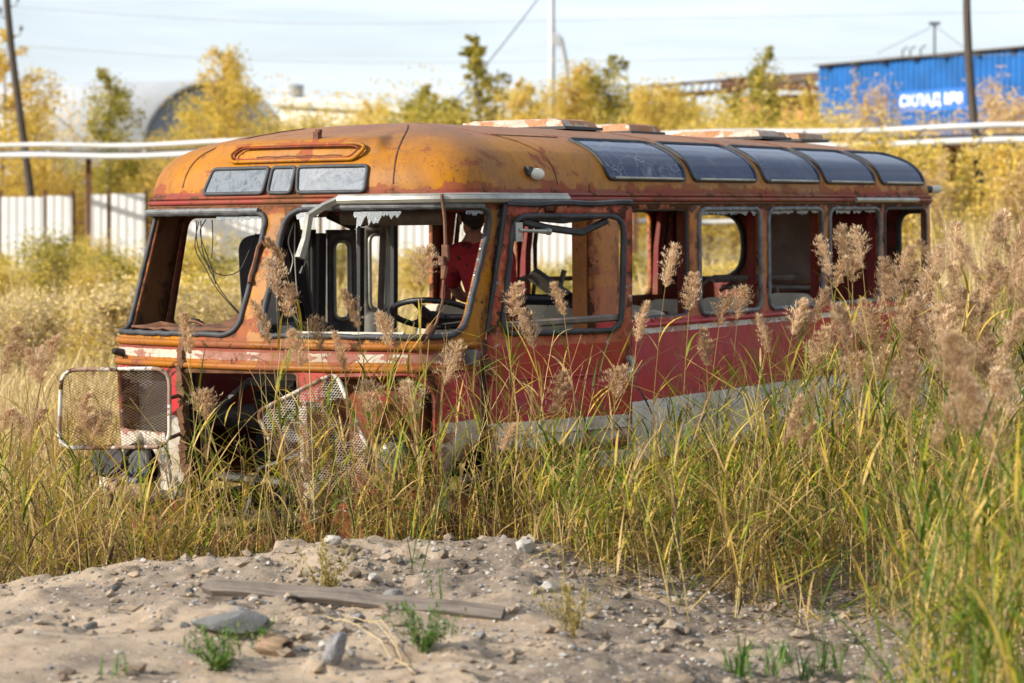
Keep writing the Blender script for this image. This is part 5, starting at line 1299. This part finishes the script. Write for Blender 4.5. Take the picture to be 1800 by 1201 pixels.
# ------------------------------------------------------------------ trees and shrubs
def make_tree(seed, H=6., W=2.2, nleaf=2600, mat='gold_leaf', bark='bark_pale', ls=.11, shrub=False, upright=.6, name='tree', taper=1.0, spread=.22):
    r = np.random.default_rng(seed); q = MB(); tips = []
    ntr = 5 if shrub else 1
    for t in range(ntr):
        az = r.uniform(0, 6.28); lx = (r.uniform(.1, .55)*W*.6 if shrub else r.uniform(0, .25)); hh = H*r.uniform(.7, 1) if shrub else H
        P = [(lx*math.cos(az)*s**1.4+.06*math.sin(s*9+t)*s, lx*math.sin(az)*s**1.4+.06*math.cos(s*7+t)*s, hh*s*.97) for s in np.linspace(0, 1, 12)]
        q.tube(P, list(np.linspace(.022*H**.7 if not shrub else .03, .004, 12)), 6)
        nb = 16 if shrub else 46
        for k in range(nb):
            s = r.uniform(.15 if shrub else .16, .99); i = s*11; i0 = min(10, int(i)); f = i-i0; p = Vector(P[i0])*(1-f)+Vector(P[i0+1])*f
            prof = np.interp(s, [.1, .3, .55, .8, 1], [.5, 1., .85, .5*taper, .14*taper]); L = W*.62*prof*r.uniform(.45, 1.15)
            a = r.uniform(0, 6.28); el = upright*r.uniform(.5, 1.4)
            d = Vector((math.cos(a)*math.cos(el), math.sin(a)*math.cos(el), math.sin(el)))
            pts = [p+d*L*x+Vector((0, 0, .12*L*x*x)) for x in np.linspace(0, 1, 5)]
            q.tube(pts, list(np.linspace(.012*(1-s*.5), .003, 5)), 4); tips += [(pts[j], L*spread*(.6+.2*j)) for j in (1, 2, 3, 4)]
            for z_ in range(2):
                a2 = a+r.uniform(-1, 1); e = p+d*L*r.uniform(.4, .9); e2 = e+Vector((math.cos(a2), math.sin(a2), r.uniform(.1, .9)))*L*.35; q.tube([e, e2], [.005, .002], 3); tips += [(e2, L*spread*.8)]
    tr = q.build('trunk', bark, None, True, False)
    C = np.array([t[0] for t in tips]); Sg = np.array([t[1] for t in tips]); wts = (Sg+.05)**1.0; wts = wts*r.uniform(.1, 1.6, len(wts)); idx = r.choice(len(C), nleaf, p=wts/wts.sum())
    P = C[idx]+np.clip(r.normal(0, 1, (nleaf, 3)), -1.15, 1.15)*(Sg[idx][:, None]*np.array([.75, .75, .85])); P[:, 2] = np.maximum(P[:, 2], .1)
    u = r.normal(0, 1, (nleaf, 3)); u /= np.linalg.norm(u, axis=1)[:, None]; v = np.cross(u, r.normal(0, 1, (nleaf, 3))); v /= np.linalg.norm(v, axis=1)[:, None]
    sz = ls*r.uniform(.5, 1.2, nleaf)[:, None]; u *= sz; v *= sz*.55
    V = np.stack([P-u, P-v*.9, P+u, P+v*.9], 1).reshape(-1, 3); i = np.arange(nleaf)*4; Q = np.stack([i, i+1, i+2, i+3], 1)
    tt = np.clip(r.uniform(.1, .9, nleaf)+r.normal(0, .18, len(C))[idx], 0, 1)
    root = empty(name); tr.parent = root; np_mesh('crown', V, Q, mat, root, np.repeat(tt, 4)); root['H'] = float(np.percentile(P[:, 2], 99.3)); return root
TP = {'gold': make_tree(1, 6, 2.6, 11000, 'gold_leaf', ls=.05, spread=.19), 'gold2': make_tree(2, 6, 3.2, 12000, 'gold_leaf', ls=.05, upright=.8, spread=.19), 'olive': make_tree(3, 6, 2.6, 6000, 'olive_leaf', ls=.065, upright=.9, spread=.19),
      'spire': make_tree(4, 6, 2.2, 6500, 'olive_leaf', 'bark', .06, upright=.25, taper=.5, spread=.30), 'wide': make_tree(5, 4, 4.0, 14000, 'gold_leaf', ls=.044, shrub=True, upright=.9, spread=.2), 'pale': make_tree(6, 4, 2.6, 5200, 'pale_leaf', ls=.042, shrub=True, upright=1.1, spread=.18),
      'shrub': make_tree(7, 2.4, 2.4, 5000, 'gold_leaf', ls=.05, shrub=True, upright=.8, name='shrub'), 'shrub2': make_tree(8, 2.4, 2.2, 4600, 'olive_leaf', ls=.05, shrub=True, upright=.8, name='shrub'), 'scrub': make_tree(10, 1.4, 1.6, 5000, 'field_grass', ls=.035, shrub=True, upright=1.1, name='shrub'), 'willow': make_tree(9, 4, 2.4, 8000, 'gold_leaf', ls=.055, shrub=True, upright=1.25)}
tused = set()
def tree(kind, px, topy, Y, label, wsc=1., group=None, rot=None):
    pr = TP[kind]; o = copy_tree(pr) if kind in tused else pr; tused.add(kind)
    X = (px-900)/4250*Y; H = 2.05+(358-topy)/4250*Y; s = H/pr['H']; o.location = (X, Y, -.05+float(gh(X, Y))); o.scale = (s*wsc, s*wsc, s); o.rotation_euler = (0, 0, random.random()*6.28 if rot is None else rot)
    sh = kind.startswith(('shrub', 'scrub')); tag(o, label, 'shrub' if sh else 'tree', group or ('yellow shrubs in the field' if sh else 'autumn trees behind the bus'))
for a in (('gold', -5, 60, 72, 'tall yellow tree at the left edge behind the leaning pole', 1.3), ('gold2', 60, 190, 78, 'low yellow tree just right of the leaning pole', 1.2), ('olive', 190, 120, 66, 'thin olive tree in front of the grey barrel roof', .9),
          ('gold2', 395, 85, 68, 'tall golden tree hiding the right half of the hangar arch', 1.0), ('gold', 345, 175, 74, 'golden tree below the hangar arch', 1.2), ('wide', 455, 165, 70, 'broad yellow bush left of the white building', 1.2), ('wide', 300, 235, 72, 'yellow bush over the pipes near the bus roof', 1.2),
          ('wide', 110, 260, 72, 'yellow bush over the white fence panels at left', 1.2), ('olive', 740, 150, 80, 'small olive tree right of the white building', .9), ('spire', 850, 62, 76, 'pointed olive spire-shaped tree left of the mast', 1.45), ('gold', 905, 140, 74, 'golden tree between the pointed tree and the mast', .8),
          ('gold2', 1010, 110, 70, 'golden tree in front of the steel mast', .9), ('olive', 1080, 95, 70, 'tall brownish gold tree right of the mast', 1.0), ('gold2', 1140, 150, 66, 'orange gold tree at the end of the pipe gallery', 1.0), ('wide', 640, 195, 75, 'low yellow bush in front of the white building', 1.3), ('wide', 790, 185, 72, 'low yellow bush at the foot of the pointed tree', 1.3),
          ('wide', 560, 205, 66, 'yellow bush above the brow of the bus roof', 1.2), ('wide', 1240, 165, 70, 'low yellow bush before the rusty gallery', 1.3), ('olive', 1345, 80, 66, 'slim olive tree in front of the brown canopy', .6), ('wide', 1330, 172, 64, 'yellow bush in front of the orange wall', 1.2), ('gold', 1425, 138, 68, 'gold tree at the left corner of the blue warehouse', .5),
          ('wide', 1450, 185, 60, 'yellow bush at the base of the blue wall', 1.2), ('pale', 1538, 128, 62, 'pale pinkish bush in front of the blue wall left of the sign', .5), ('pale', 1640, 204, 60, 'pale bush under the white sign letters', 1.2), ('pale', 1745, 135, 58, 'pale yellow bush by the right pole', .85), ('pale', 1800, 150, 56, 'pale yellow bush at the right edge of the blue wall', 1.3),
          ('wide', 1510, 190, 58, 'yellow bush beneath the blue wall', 1.2)):
    tree(*a)
rr = random.Random(23)
for i in range(16):
    tree(('willow', 'pale', 'willow')[i % 3], 1500+25*i+rr.uniform(-12, 12), rr.uniform(225, 290), (rr.uniform(52, 58) if 1670 < 1500+25*i < 1790 else rr.uniform(34, 56)), 'yellow willow thicket bush right of the bus below the white pipes', rr.uniform(1.0, 1.5), 'willow bushes right of the bus')
for i in range(18):
    tree('willow' if i % 2 else 'wide', 20+rr.uniform(-30, 30)+62*i, rr.uniform(262, 330), rr.uniform(69, 80), 'yellow bush in the thicket behind the white fence', rr.uniform(1.0, 1.5), 'bushes behind the white fence')
for i in range(26):
    tree('shrub' if i % 3 else 'shrub2', rr.uniform(-20, 1250), rr.uniform(395, 485), rr.uniform(36, 58), 'low yellow shrub in the field before the white fence', rr.uniform(.9, 1.5), 'yellow shrubs in the field')
for i, (px, ty, Y) in enumerate(((560, 165, 84), (650, 180, 88), (705, 170, 82), (760, 165, 86), (815, 150, 84), (940, 150, 83), (985, 165, 80), (1045, 135, 82), (1105, 140, 78), (1180, 150, 76), (1225, 165, 74), (1290, 165, 74), (1380, 160, 72))):
    tree(('wide', 'gold2', 'wide', 'olive')[i % 4], px, ty, Y, 'golden tree in the belt of foliage above the bus roof', 1.25, 'belt of golden trees above the roof')
for i in range(9):
    tree('shrub' if i % 3 else 'shrub2', rr.uniform(-20, 230), rr.uniform(395, 480), rr.uniform(36, 56), 'low yellow shrub in the field before the white fence', rr.uniform(.9, 1.4), 'yellow shrubs in the field')
# far edge of the woods: one mass on the horizon
n = 26000; Xw = U(-330, 330, n); Yw = U(190, 250, n)+.0008*Xw**2*0; hw_ = 3.2+3.5*np.abs(vnoise(Xw, Yw*0, .07, 91)+.3)+2*vnoise(Xw, Yw*0, .3, 92); Zw = U(0, 1, n)**.8*hw_
u = RNG.normal(0, 1, (n, 3)); u /= np.linalg.norm(u, axis=1)[:, None]; v = np.cross(u, RNG.normal(0, 1, (n, 3))); v /= np.linalg.norm(v, axis=1)[:, None]; sz = U(.35, 1.0, n)[:, None]; u *= sz; v *= sz*.7; P = np.stack([Xw, Yw, Zw], 1)
i = np.arange(n)*4; tag(np_mesh('far_woods', np.stack([P-u, P-v, P+u, P+v], 1).reshape(-1, 3), np.stack([i, i+1, i+2, i+3], 1), 'gold_leaf', None, np.repeat(np.clip(U(0, .8, n)+.5*vnoise(Xw, Yw, .08, 93), 0, 1), 4)), kind='stuff')
for i in range(10):
    tree('scrub' if i % 4 else 'shrub', rr.uniform(-30, 520), rr.uniform(470, 520), rr.uniform(24, 36), 'scrubby golden brown weed clump standing in the dry field', rr.uniform(1., 1.7), 'weedy clumps in the dry field')
# ------------------------------------------------------------------ fence, pipes, poles
def corr_mat(name, col, var=.12):
    m = bpy.data.materials.new(name); T = NT(m); co = objco(T)
    n = T.noise(co, .8, 6); c = T.ramp(n, [(.3, tuple(x*(1-var) for x in col[:3])+(1,)), (.7, col)])
    st = T.step(T.noise(T.n('ShaderNodeMapping', {0: co, 3: (3, 3, .3)}).outputs[0], 1, 6), .6, .75); c = T.mix(T.math('MULTIPLY', st, .25), c, lin(.25, .2, .15))
    T.out(T.bsdf(c, .5)); MATS[name] = m
corr_mat('white_sheet', lin(.78, .77, .74)); corr_mat('blue_sheet', lin(.012, .14, .44), .35); corr_mat('grey_sheet', lin(.45, .47, .49)); corr_mat('hangar_end', lin(.17, .20, .25)); corr_mat('cream_wall', lin(.70, .67, .60)); corr_mat('orange_wall', lin(.62, .24, .08)); corr_mat('dark_roof', lin(.10, .065, .045)); corr_mat('pipe_white', lin(.54, .54, .53), .3); corr_mat('steel_white', lin(.47, .49, .51), .2); corr_mat('sky_blue_sign', lin(.03, .16, .55))
def corrugated(p0, p1, z0, z1, pitch, depth, prof=((0, 0), (.35, 0), (.5, 1), (.85, 1))):
    p0 = Vector(p0); p1 = Vector(p1); t = (p1-p0); L = t.length; t.normalize(); nn = Vector((t.y, -t.x, 0)); q = MB(); vs = []; x = 0
    while x < L:
        for a, b_ in prof:
            xx = min(L, x+a*pitch); p = p0+t*xx+nn*b_*depth; vs += [(p.x, p.y, z0), (p.x, p.y, z1)]
        x += pitch
    n = len(vs)//2; q.add(vs, [(2*i, 2*i+2, 2*i+3, 2*i+1) for i in range(n-1)]); return q
fence = empty('fence', (-12.5, 62, 0)); tag(fence, 'white corrugated metal fence with gaps across the far side of the field', 'fence')
FO = Vector((-12.5, 62, 0))
def fpart(px0, px1, top, dx=0):
    Y = 62; p0 = Vector(((px0-900)/4250*Y, Y, 0))-FO; p1 = Vector(((px1-900)/4250*Y, Y, 0))-FO
    o = corrugated(p0, p1, .1, top, .21, .014).build('panel', 'white_sheet', fence); mod(o, 'SOLIDIFY', thickness=.01)
for a, b_, tp in ((-80, -5, 2.25), (2, 76, 2.22), (82, 126, 2.25), (150, 188, 2.28), (195, 254, 2.30), (292, 460, 2.28), (466, 560, 2.2), (566, 690, 2.25), (700, 860, 2.18), (866, 1010, 2.1), (1016, 1060, 2.15)): fpart(a, b_, tp)
for px in (-82, 0, 79, 128, 191, 256, 290, 463, 563, 695, 863, 1013):
    q = MB(); x = (px-900)/4250*62-FO.x; q.box((x, .06, 1.15), (.09, .09, 2.5)); q.build('post', 'rust_brown', fence)
q = MB(); 
for z in (.55, 1.55): q.box((6.5-2.2, .05, z), (19.5, .04, .06))
q.build('rail', 'rust_brown', fence)
def pipe(p0, p1, r, sag, label, n=40, mat='pipe_white', group=None):
    q = MB(); P = [Vector(p0)*(1-t)+Vector(p1)*t+Vector((0, 0, sag*math.sin(t*40)+sag*.6*math.sin(t*17))) for t in np.linspace(0, 1, n)]; q.tube(P, r, 10); o = q.build('pipe', mat, None, True, False)
    
    for i in range(2, n-1, 3):
        q = MB(); q.tube([P[i]+(P[i+1]-P[i])*.0, P[i]+(P[i+1]-P[i])*.06], r*1.03, 10); q.build('band', 'grey_sheet', o, True)
    tag(o, label, 'pipe', group); return o
PU = pipe((-19, 65, 3.49), (16, 45.0, 3.60), .062, .03, 'upper white insulated pipe crossing behind the bus'); pipe((-19, 64.6, 3.24), (16, 44.6, 3.28), .07, .03, 'lower white insulated pipe just under another pipe')
pipe((-19, 65.6, 3.36), (16, 45.6, 3.43), .03, .02, 'grey thin pipe running between the two white pipes', mat='dark_metal')
pipe((2.6, 56, 1.62), (16, 52, 1.62), .055, .02, 'low white pipe seen through the bus windows', mat='pipe_white')
for t in np.linspace(.58, 1, 14):
    p = Vector((-19, 64.5, 3.2))*(1-t)+Vector((16, 44.5, 3.24))*t; q = MB(); q.tube([p+Vector((0, -.10, .12)), p+Vector((.28, -.15, .34))], .018, 5); q.build('bracket', 'dark_metal', PU)
for i, t in enumerate((.02, .24, .43, .62, .80, .97)):
    p = Vector((-19, 65.3, 0))*(1-t)+Vector((16, 45.3, 0))*t; q = MB(); q.box((0, 0, 1.6), (.12, .12, 3.3)); q.box((0, 0, 3.22), (.7, .7, .08)); o = q.build('pipe_support', 'rust_brown'); o.location = (p.x, p.y, 0); tag(o, 'rusty post carrying the white pipes', 'support', 'posts under the pipes')
def pole(p0, p1, r0, r1, label, arms):
    o = empty('utility_pole', p0); d = Vector(p1)-Vector(p0); q = MB(); q.tube([d*t+Vector((.05*math.sin(t*6), 0, 0)) for t in np.linspace(0, 1, 10)], list(np.linspace(r0*.72, r1*.72, 10)), 10); q.build('shaft', 'pole_wood', o, True, False)
    for t, s in arms:
        c = d*t; q = MB(); q.tube([c, c+Vector((s*.22, -.05, .05)), c+Vector((s*.26, -.05, .20))], .018, 6); q.lathe([(.03, .0), (.06, .02), (.04, .07), (.055, .09), (.03, .14)], 10, Matrix.Translation(c+Vector((s*.26, -.05, .18)))); q.build('insulator', 'rubber_pale', o, True)
    tag(o, label, 'pole'); return o
Yp = 67; pole(((66-900)/4250*Yp, Yp, 0), ((10-900)/4250*Yp, Yp, 2.05+(358+40)/4250*Yp), .17, .13, 'dark leaning wooden pole at the left edge', ((.965, -1), (.90, 1), (.86, -1), (.80, 1)))
Yp = 50; pole(((1730-900)/4250*Yp, Yp, 0), ((1700-900)/4250*Yp, Yp, 2.05+(358+30)/4250*Yp), .15, .11, 'brown wooden pole in front of the blue warehouse', ((.985, -1),))
# steel mast with a raking leg
Ym = 82; mx = (970-900)/4250*Ym
mast = empty('steel_mast', (mx, Ym, 0)); tag(mast, 'white steel mast with one raking leg behind the bus', 'mast')
q = MB(); q.tube([(0, 0, 0), (0, 0, 5), (0, 0, 12)], [.13, .12, .10], 12); q.build('shaft', 'steel_white', mast, True, False)
z1 = 2.05+(358-70)/4250*Ym; z0 = 2.05+(358-215)/4250*Ym
q = MB(); q.tube([(.05, 0, z1+.30), (.30, 0, z1+.0), (.42, 0, z1-.6), (.72, 0, z0), (1.5, 0, 0)], [.08, .10, .10, .10, .10], 10); q.build('raking_leg', 'steel_white', mast, True, False)
q = MB(); q.add([(0, -.05, z1+.30), (.30, -.05, z1-.02), (.26, -.05, z1-.22), (0, -.05, z1-.12)], [(0, 1, 2, 3)]); o = q.build('gusset', 'steel_white', mast); mod(o, 'SOLIDIFY', thickness=.1, offset=0)
def cable(pts, r, label, group=None):
    q = MB(); q.tube(catmull3(pts, 10), r, 5); o = q.build('cable', 'wire', None, True, False); tag(o, label, 'cable', group)
cable([atp(960, -20, 82), atp(910, 45, 82), atp(868, 98, 82), atp(790, 190, 82)], .022, 'dark stay cable slanting down left of the mast')
cable([atp(45, 150, 83), atp(100, 205, 83), atp(165, 262, 83)], .02, 'stay cable slanting down from the leaning pole')
plain('pale_wire', lin(.55, .55, .55), .5)
def wire2(y0, y1):
    q = MB(); q.tube(catmull3([atp(-30, y0-3, 84), atp(500, y0+28, 86), atp(1000, (y0+y1)/2+20, 88), atp(1840, y1, 92)], 12), .010, 4); o = q.build('overhead_wire', 'pale_wire', None, True, False); tag(o, 'thin pale overhead wire crossing the sky', 'wire', 'overhead wires')
for y0, y1 in ((12, 20), (80, 95)): wire2(y0, y1)
# ------------------------------------------------------------------ buildings behind
wh_ = empty('warehouse', (22, 100, 0)); tag(wh_, 'long blue corrugated warehouse with white lettering', 'warehouse'); WO = Vector((22, 100, 0))
pa = Vector((540/4250*120, 120, 0)); pb_ = Vector((1040/4250*101, 101, 0)); hz = 8.9
corrugated(pa-WO, pb_-WO, 0, hz, .42, .09).build('wall', 'blue_sheet', wh_)
nrm = Vector(((pb_-pa).y, -(pb_-pa).x, 0)).normalized(); tw = (pb_-pa).normalized()
bk = -nrm*14
corrugated(pa-WO+bk, pa-WO, 0, hz-.05, .42, .06).build('wall', 'blue_sheet', wh_)
q = MB(); q.add([pa-WO+nrm*.35+Vector((0, 0, hz+.02)), pb_-WO+nrm*.35+Vector((0, 0, hz+.02)), pb_-WO+bk+Vector((0, 0, hz+1.0)), pa-WO+bk+Vector((0, 0, hz+1.0))], [(0, 1, 2, 3)]); o = q.build('roof', 'dark_roof', wh_); mod(o, 'SOLIDIFY', thickness=.07)
for t in np.linspace(.05, .95, 9): q = MB(); p = pa-WO+(pb_-pa)*t+nrm*.22+Vector((0, 0, hz-.12)); q.box(p, (.5, .3, .10)); q.build('eave_bracket', 'dark_metal', wh_)
q = MB(); p = pa-WO+(pb_-pa)*.32-nrm*2; q.tube([p+Vector((0, 0, hz)), p+Vector((0, 0, hz+1.7))], .05, 6); q.box(p+Vector((0, 0, hz+1.7)), (.5, .3, .12)); q.tube([p+Vector((0, 0, hz+1.6)), p+Vector((-2.2, 3.5, hz+.5))], .015, 4); q.tube([p+Vector((0, 0, hz+1.6)), p+Vector((1.2, -2, hz+.3))], .015, 4)
for s in (.13, .16, .20): 
    p2 = pa-WO+(pb_-pa)*s-nrm*3; q.tube([p2+Vector((0, 0, hz)), p2+Vector((.05, 0, hz+.7)), p2+Vector((.3, .1, hz+.85))], .04, 5)
q.build('antenna', 'dark_metal', wh_)
# lettering
cu = bpy.data.curves.new('lettering', 'FONT'); cu.body = 'СКЛАД №8'; cu.size = .72; cu.align_x = 'CENTER'; cu.align_y = 'CENTER'; cu.extrude = .015; cu.offset = .016
to = bpy.data.objects.new('tmp_text', cu); COL.objects.link(to)
bpy.context.view_layer.update(); me = bpy.data.meshes.new_from_object(to.evaluated_get(bpy.context.evaluated_depsgraph_get())); bpy.data.objects.remove(to)
m = bpy.data.materials.new('white_letter'); T = NT(m); T.out(T.bsdf(lin(.85, .85, .85), .5)); MATS['white_letter'] = m
me.materials.clear(); me.materials.append(m); me.name = 'lettering'
lo = link('lettering', me, wh_)
s_ = None
best = min(np.linspace(0, 1, 4001), key=lambda t: abs(900+4250*(pa+(pb_-pa)*t).x/(pa+(pb_-pa)*t).y-1641)); pc = pa+(pb_-pa)*best
zc = 2.05+(358-177)/4250*pc.y
Xa = tw; Za = Vector((0, 0, 1)); Ya = Za.cross(Xa)
lo.matrix_local = Matrix.Translation(pc-WO+nrm*.16+Vector((0, 0, zc))) @ Matrix((( Xa.x, 0, nrm.x, 0), (Xa.y, 0, nrm.y, 0), (0, 1, 0, 0), (0, 0, 0, 1))) @ Matrix.Diagonal((1.22, 1, 1, 1))
q = MB(); c = pc-WO+nrm*.12+Vector((0, 0, zc)); hw = tw*2.6; q.add([c-hw+Vector((0, 0, -.5)), c+hw+Vector((0, 0, -.5)), c+hw+Vector((0, 0, .5)), c-hw+Vector((0, 0, .5))], [(0, 1, 2, 3)]); o = q.build('sign_board', 'sky_blue_sign', wh_); mod(o, 'SOLIDIFY', thickness=.03)
# brown canopy and orange wall to its left
q = MB(); a = atp(1278, 136, 128); b_ = atp(1446, 126, 122); q.add([a, b_, b_+Vector((0, 9, .25)), a+Vector((2, 9, .25))], [(0, 1, 2, 3)]); cn = q.build('canopy', 'dark_roof'); mod(cn, 'SOLIDIFY', thickness=.45); tag(cn, 'dark brown flat canopy roof beside the blue warehouse', 'canopy')
q = MB()
for px in (1300, 1360, 1420): p = atp(px, 140, 127); q.box((p.x, 127, p.z/2), (.25, .25, p.z))
for y in (152,): q.tube([atp(1268, y-2, 126), atp(1445, y+4, 123)], .16, 6)
q.build('steel_frame', 'rust_brown', cn)
p0 = atp(1290, 170, 130); p1 = atp(1452, 170, 126); o = corrugated((p0.x, 130, 0), (p1.x, 126, 0), 0, p0.z, .5, .06).build('wall', 'orange_wall'); mod(o, 'SOLIDIFY', thickness=.15); tag(o, 'orange corrugated wall below the brown canopy', 'wall')
q = MB(); a = atp(1130, 172, 120); b_ = atp(1310, 158, 122); q.tube([a, b_], .14, 6); q.tube([a+Vector((0, 0, .55)), b_+Vector((0, 0, .55))], .08, 6)
for t in np.linspace(0, 1, 14): c = a*(1-t)+b_*t; q.tube([c, c+Vector((.2, 0, .55))], .04, 4)
for t in (.1, .5, .9): c = a*(1-t)+b_*t; q.tube([c, (c.x, c.y, 0)], .12, 6)
o = q.build('pipe_gallery', 'rust_brown'); tag(o, 'rusty overhead pipe gallery left of the canopy', 'gallery')
# hangar with a round roof
hg = empty('hangar', (-18.9, 150, 0)); tag(hg, 'grey arched hangar with a round end wall', 'hangar')
R_, zc, n = 4.2, 5.0, 24; ax = Vector((-.86, .5, 0)); sx = Vector((.97, .24, 0))
arc = [(R_*math.cos(math.pi*k/n), zc+R_*math.sin(math.pi*k/n)) for k in range(n+1)]; arc = [(R_, 0)]+arc+[(-R_, 0)]
q = MB(); vs = [sx*x+Vector((0, 0, z)) for x, z in arc]; q.add(vs, [tuple(range(len(vs)))]); q.build('end_wall', 'hangar_end', hg)
q = MB(); big = [(x*1.05, z*1.03) for x, z in arc]; v0 = [sx*x+Vector((0, 0, z))-ax*.6 for x, z in big]; v1 = [p+ax*30 for p in v0]; nn = len(v0); q.add(v0+v1, [(i, i+1, nn+i+1, nn+i) for i in range(nn-1)]); o = q.build('barrel_roof', 'grey_sheet', hg, True, False); mod(o, 'SOLIDIFY', thickness=.25)
q = MB(); q.add([sx*x*.6+Vector((0, -.05, z)) for x, z in ((-2, 0), (2, 0), (2, 4.2), (-2, 4.2))], [(0, 1, 2, 3)]); o = q.build('gate', 'grey_sheet', hg); mod(o, 'SOLIDIFY', thickness=.06)
for k, (pa_, pb2, y0, y1, Yb, mt, lb) in enumerate(((492, 745, 172, 188, 116, 'cream_wall', 'long low white building beyond the trees'),)):
    b0 = atp(pa_, y0, Yb); b1 = atp(pb2, y1, Yb-12); q = MB(); q.add([(b0.x, Yb, 0), (b1.x, Yb-12, 0), (b1.x, Yb-12, b1.z), (b0.x+3, Yb-4.7, b0.z-.25), (b0.x, Yb, b0.z)], [(0, 1, 2, 3, 4)])
    q.add([(b0.x, Yb+12, 0), (b1.x, Yb+22, 0), (b1.x, Yb+22, b1.z), (b0.x, Yb+12, b0.z)], [(3, 2, 1, 0)]); q.add([(b0.x, Yb, 0), (b0.x, Yb, b0.z), (b0.x, Yb+12, b0.z), (b0.x, Yb+12, 0)], [(0, 1, 2, 3)])
    o = q.build('white_building', mt); tag(o, lb, 'building')
    q = MB(); q.add([(b0.x-.3, Yb-.4, b0.z+.01), (b1.x, Yb-12.4, b1.z+.01), (b1.x, Yb+22, b1.z+.05), (b0.x-.3, Yb+12, b0.z+.05)], [(0, 1, 2, 3)]); r_ = q.build('roof', 'pipe_white', o); mod(r_, 'SOLIDIFY', thickness=.35)
    q = MB(); y2 = 191; p = atp(600, 200, Yb+3)
    for t in (.2, .4, .6, .8): c = Vector((b0.x+(b1.x-b0.x)*t, Yb-12*t-.2, 2.6)); q.add([c+Vector((-.5, 0, -.6)), c+Vector((.5, -.84, -.6)), c+Vector((.5, -.84, .6)), c+Vector((-.5, 0, .6))], [(0, 1, 2, 3)])
    q.build('window', 'hangar_end', o)
q = MB(); c = atp(516, 200, 152); r0 = 18/4250*152; z1 = 2.05+(358-150)/4250*152; q.lathe([(r0, 0), (r0, z1-.1), (r0*1.04, z1-.1), (r0*1.04, z1), (r0*.2, z1+.12)], 24, Matrix.Translation((c.x, 152, 0))); o = q.build('tank', 'grey_sheet', None, True); tag(o, 'round grey tank standing above the white building', 'tank')
q = MB(); q.lathe([(r0*1.03, z1*.8), (r0*1.03, z1*.8+.1)], 24, Matrix.Translation((c.x, 152, 0))); q.build('hoop', 'steel_white', o, True)

# ------------------------------------------------------------------ sky, sun, camera
SUN = Vector((-.80, -.36, .46)).normalized()
wd = bpy.data.worlds.new('World'); SC.world = wd; wd.use_nodes = True; nt = wd.node_tree; nt.nodes.clear()
class WT(NT):
    def __init__(s, t): s.t = t
T = WT(nt)
sky = T.n('ShaderNodeTexSky', sky_type='NISHITA', sun_disc=False, sun_elevation=math.asin(SUN.z), sun_rotation=math.atan2(SUN.x, SUN.y), altitude=100, air_density=1.0, dust_density=1.0, ozone_density=1.0)
g = T.n('ShaderNodeTexCoord').outputs['Generated']
mp = T.n('ShaderNodeMapping', {0: g, 2: (0, .12, .3), 3: (1.2, 1.2, 9)}).outputs[0]
n1 = T.noise(mp, 2.2, 8, .6, .6); n2 = T.noise(g, 2.5, 4)
k = T.math('ADD', .36, T.math('MULTIPLY', T.step(T.math('ADD', T.math('MULTIPLY', n1, .75), T.math('MULTIPLY', n2, .25)), .36, .64), .42))
cloud = T.n('ShaderNodeRGB'); cloud.outputs[0].default_value = (9.7, 10.7, 12.2, 1)
col = T.mix(k, sky.outputs[0], cloud.outputs[0])
bg = T.n('ShaderNodeBackground', {0: col, 1: .084}); o = T.n('ShaderNodeOutputWorld'); T.link(bg.outputs[0], o.inputs[0])
sl = bpy.data.lights.new('sun', 'SUN'); sl.energy = 5.0; sl.angle = rad(.6); sl.color = (1, .93, .82)
so = link('sun', sl); so.rotation_euler = (-SUN).to_track_quat('-Z', 'Y').to_euler()
cam = bpy.data.cameras.new('camera'); co_ = link('camera', cam); SC.camera = co_
cam.lens = 85; cam.sensor_width = 36; cam.sensor_fit = 'HORIZONTAL'; cam.clip_end = 6000; cam.clip_start = .1
co_.location = (0, 0, 2.05); co_.rotation_euler = (rad(90), 0, 0); cam.shift_y = -(600.5-358)/1800
cam.dof.use_dof = True; cam.dof.focus_distance = 13.6; cam.dof.aperture_fstop = 2.7; cam.dof.aperture_blades = 0
SC.view_settings.view_transform = 'Standard'; SC.view_settings.look = 'None'; SC.view_settings.exposure = .5; SC.view_settings.gamma = 1
SC.render.engine = 'CYCLES'; SC.cycles.use_denoising = True; SC.cycles.max_bounces = 8; SC.cycles.transparent_max_bounces = 12; SC.cycles.sample_clamp_indirect = 8
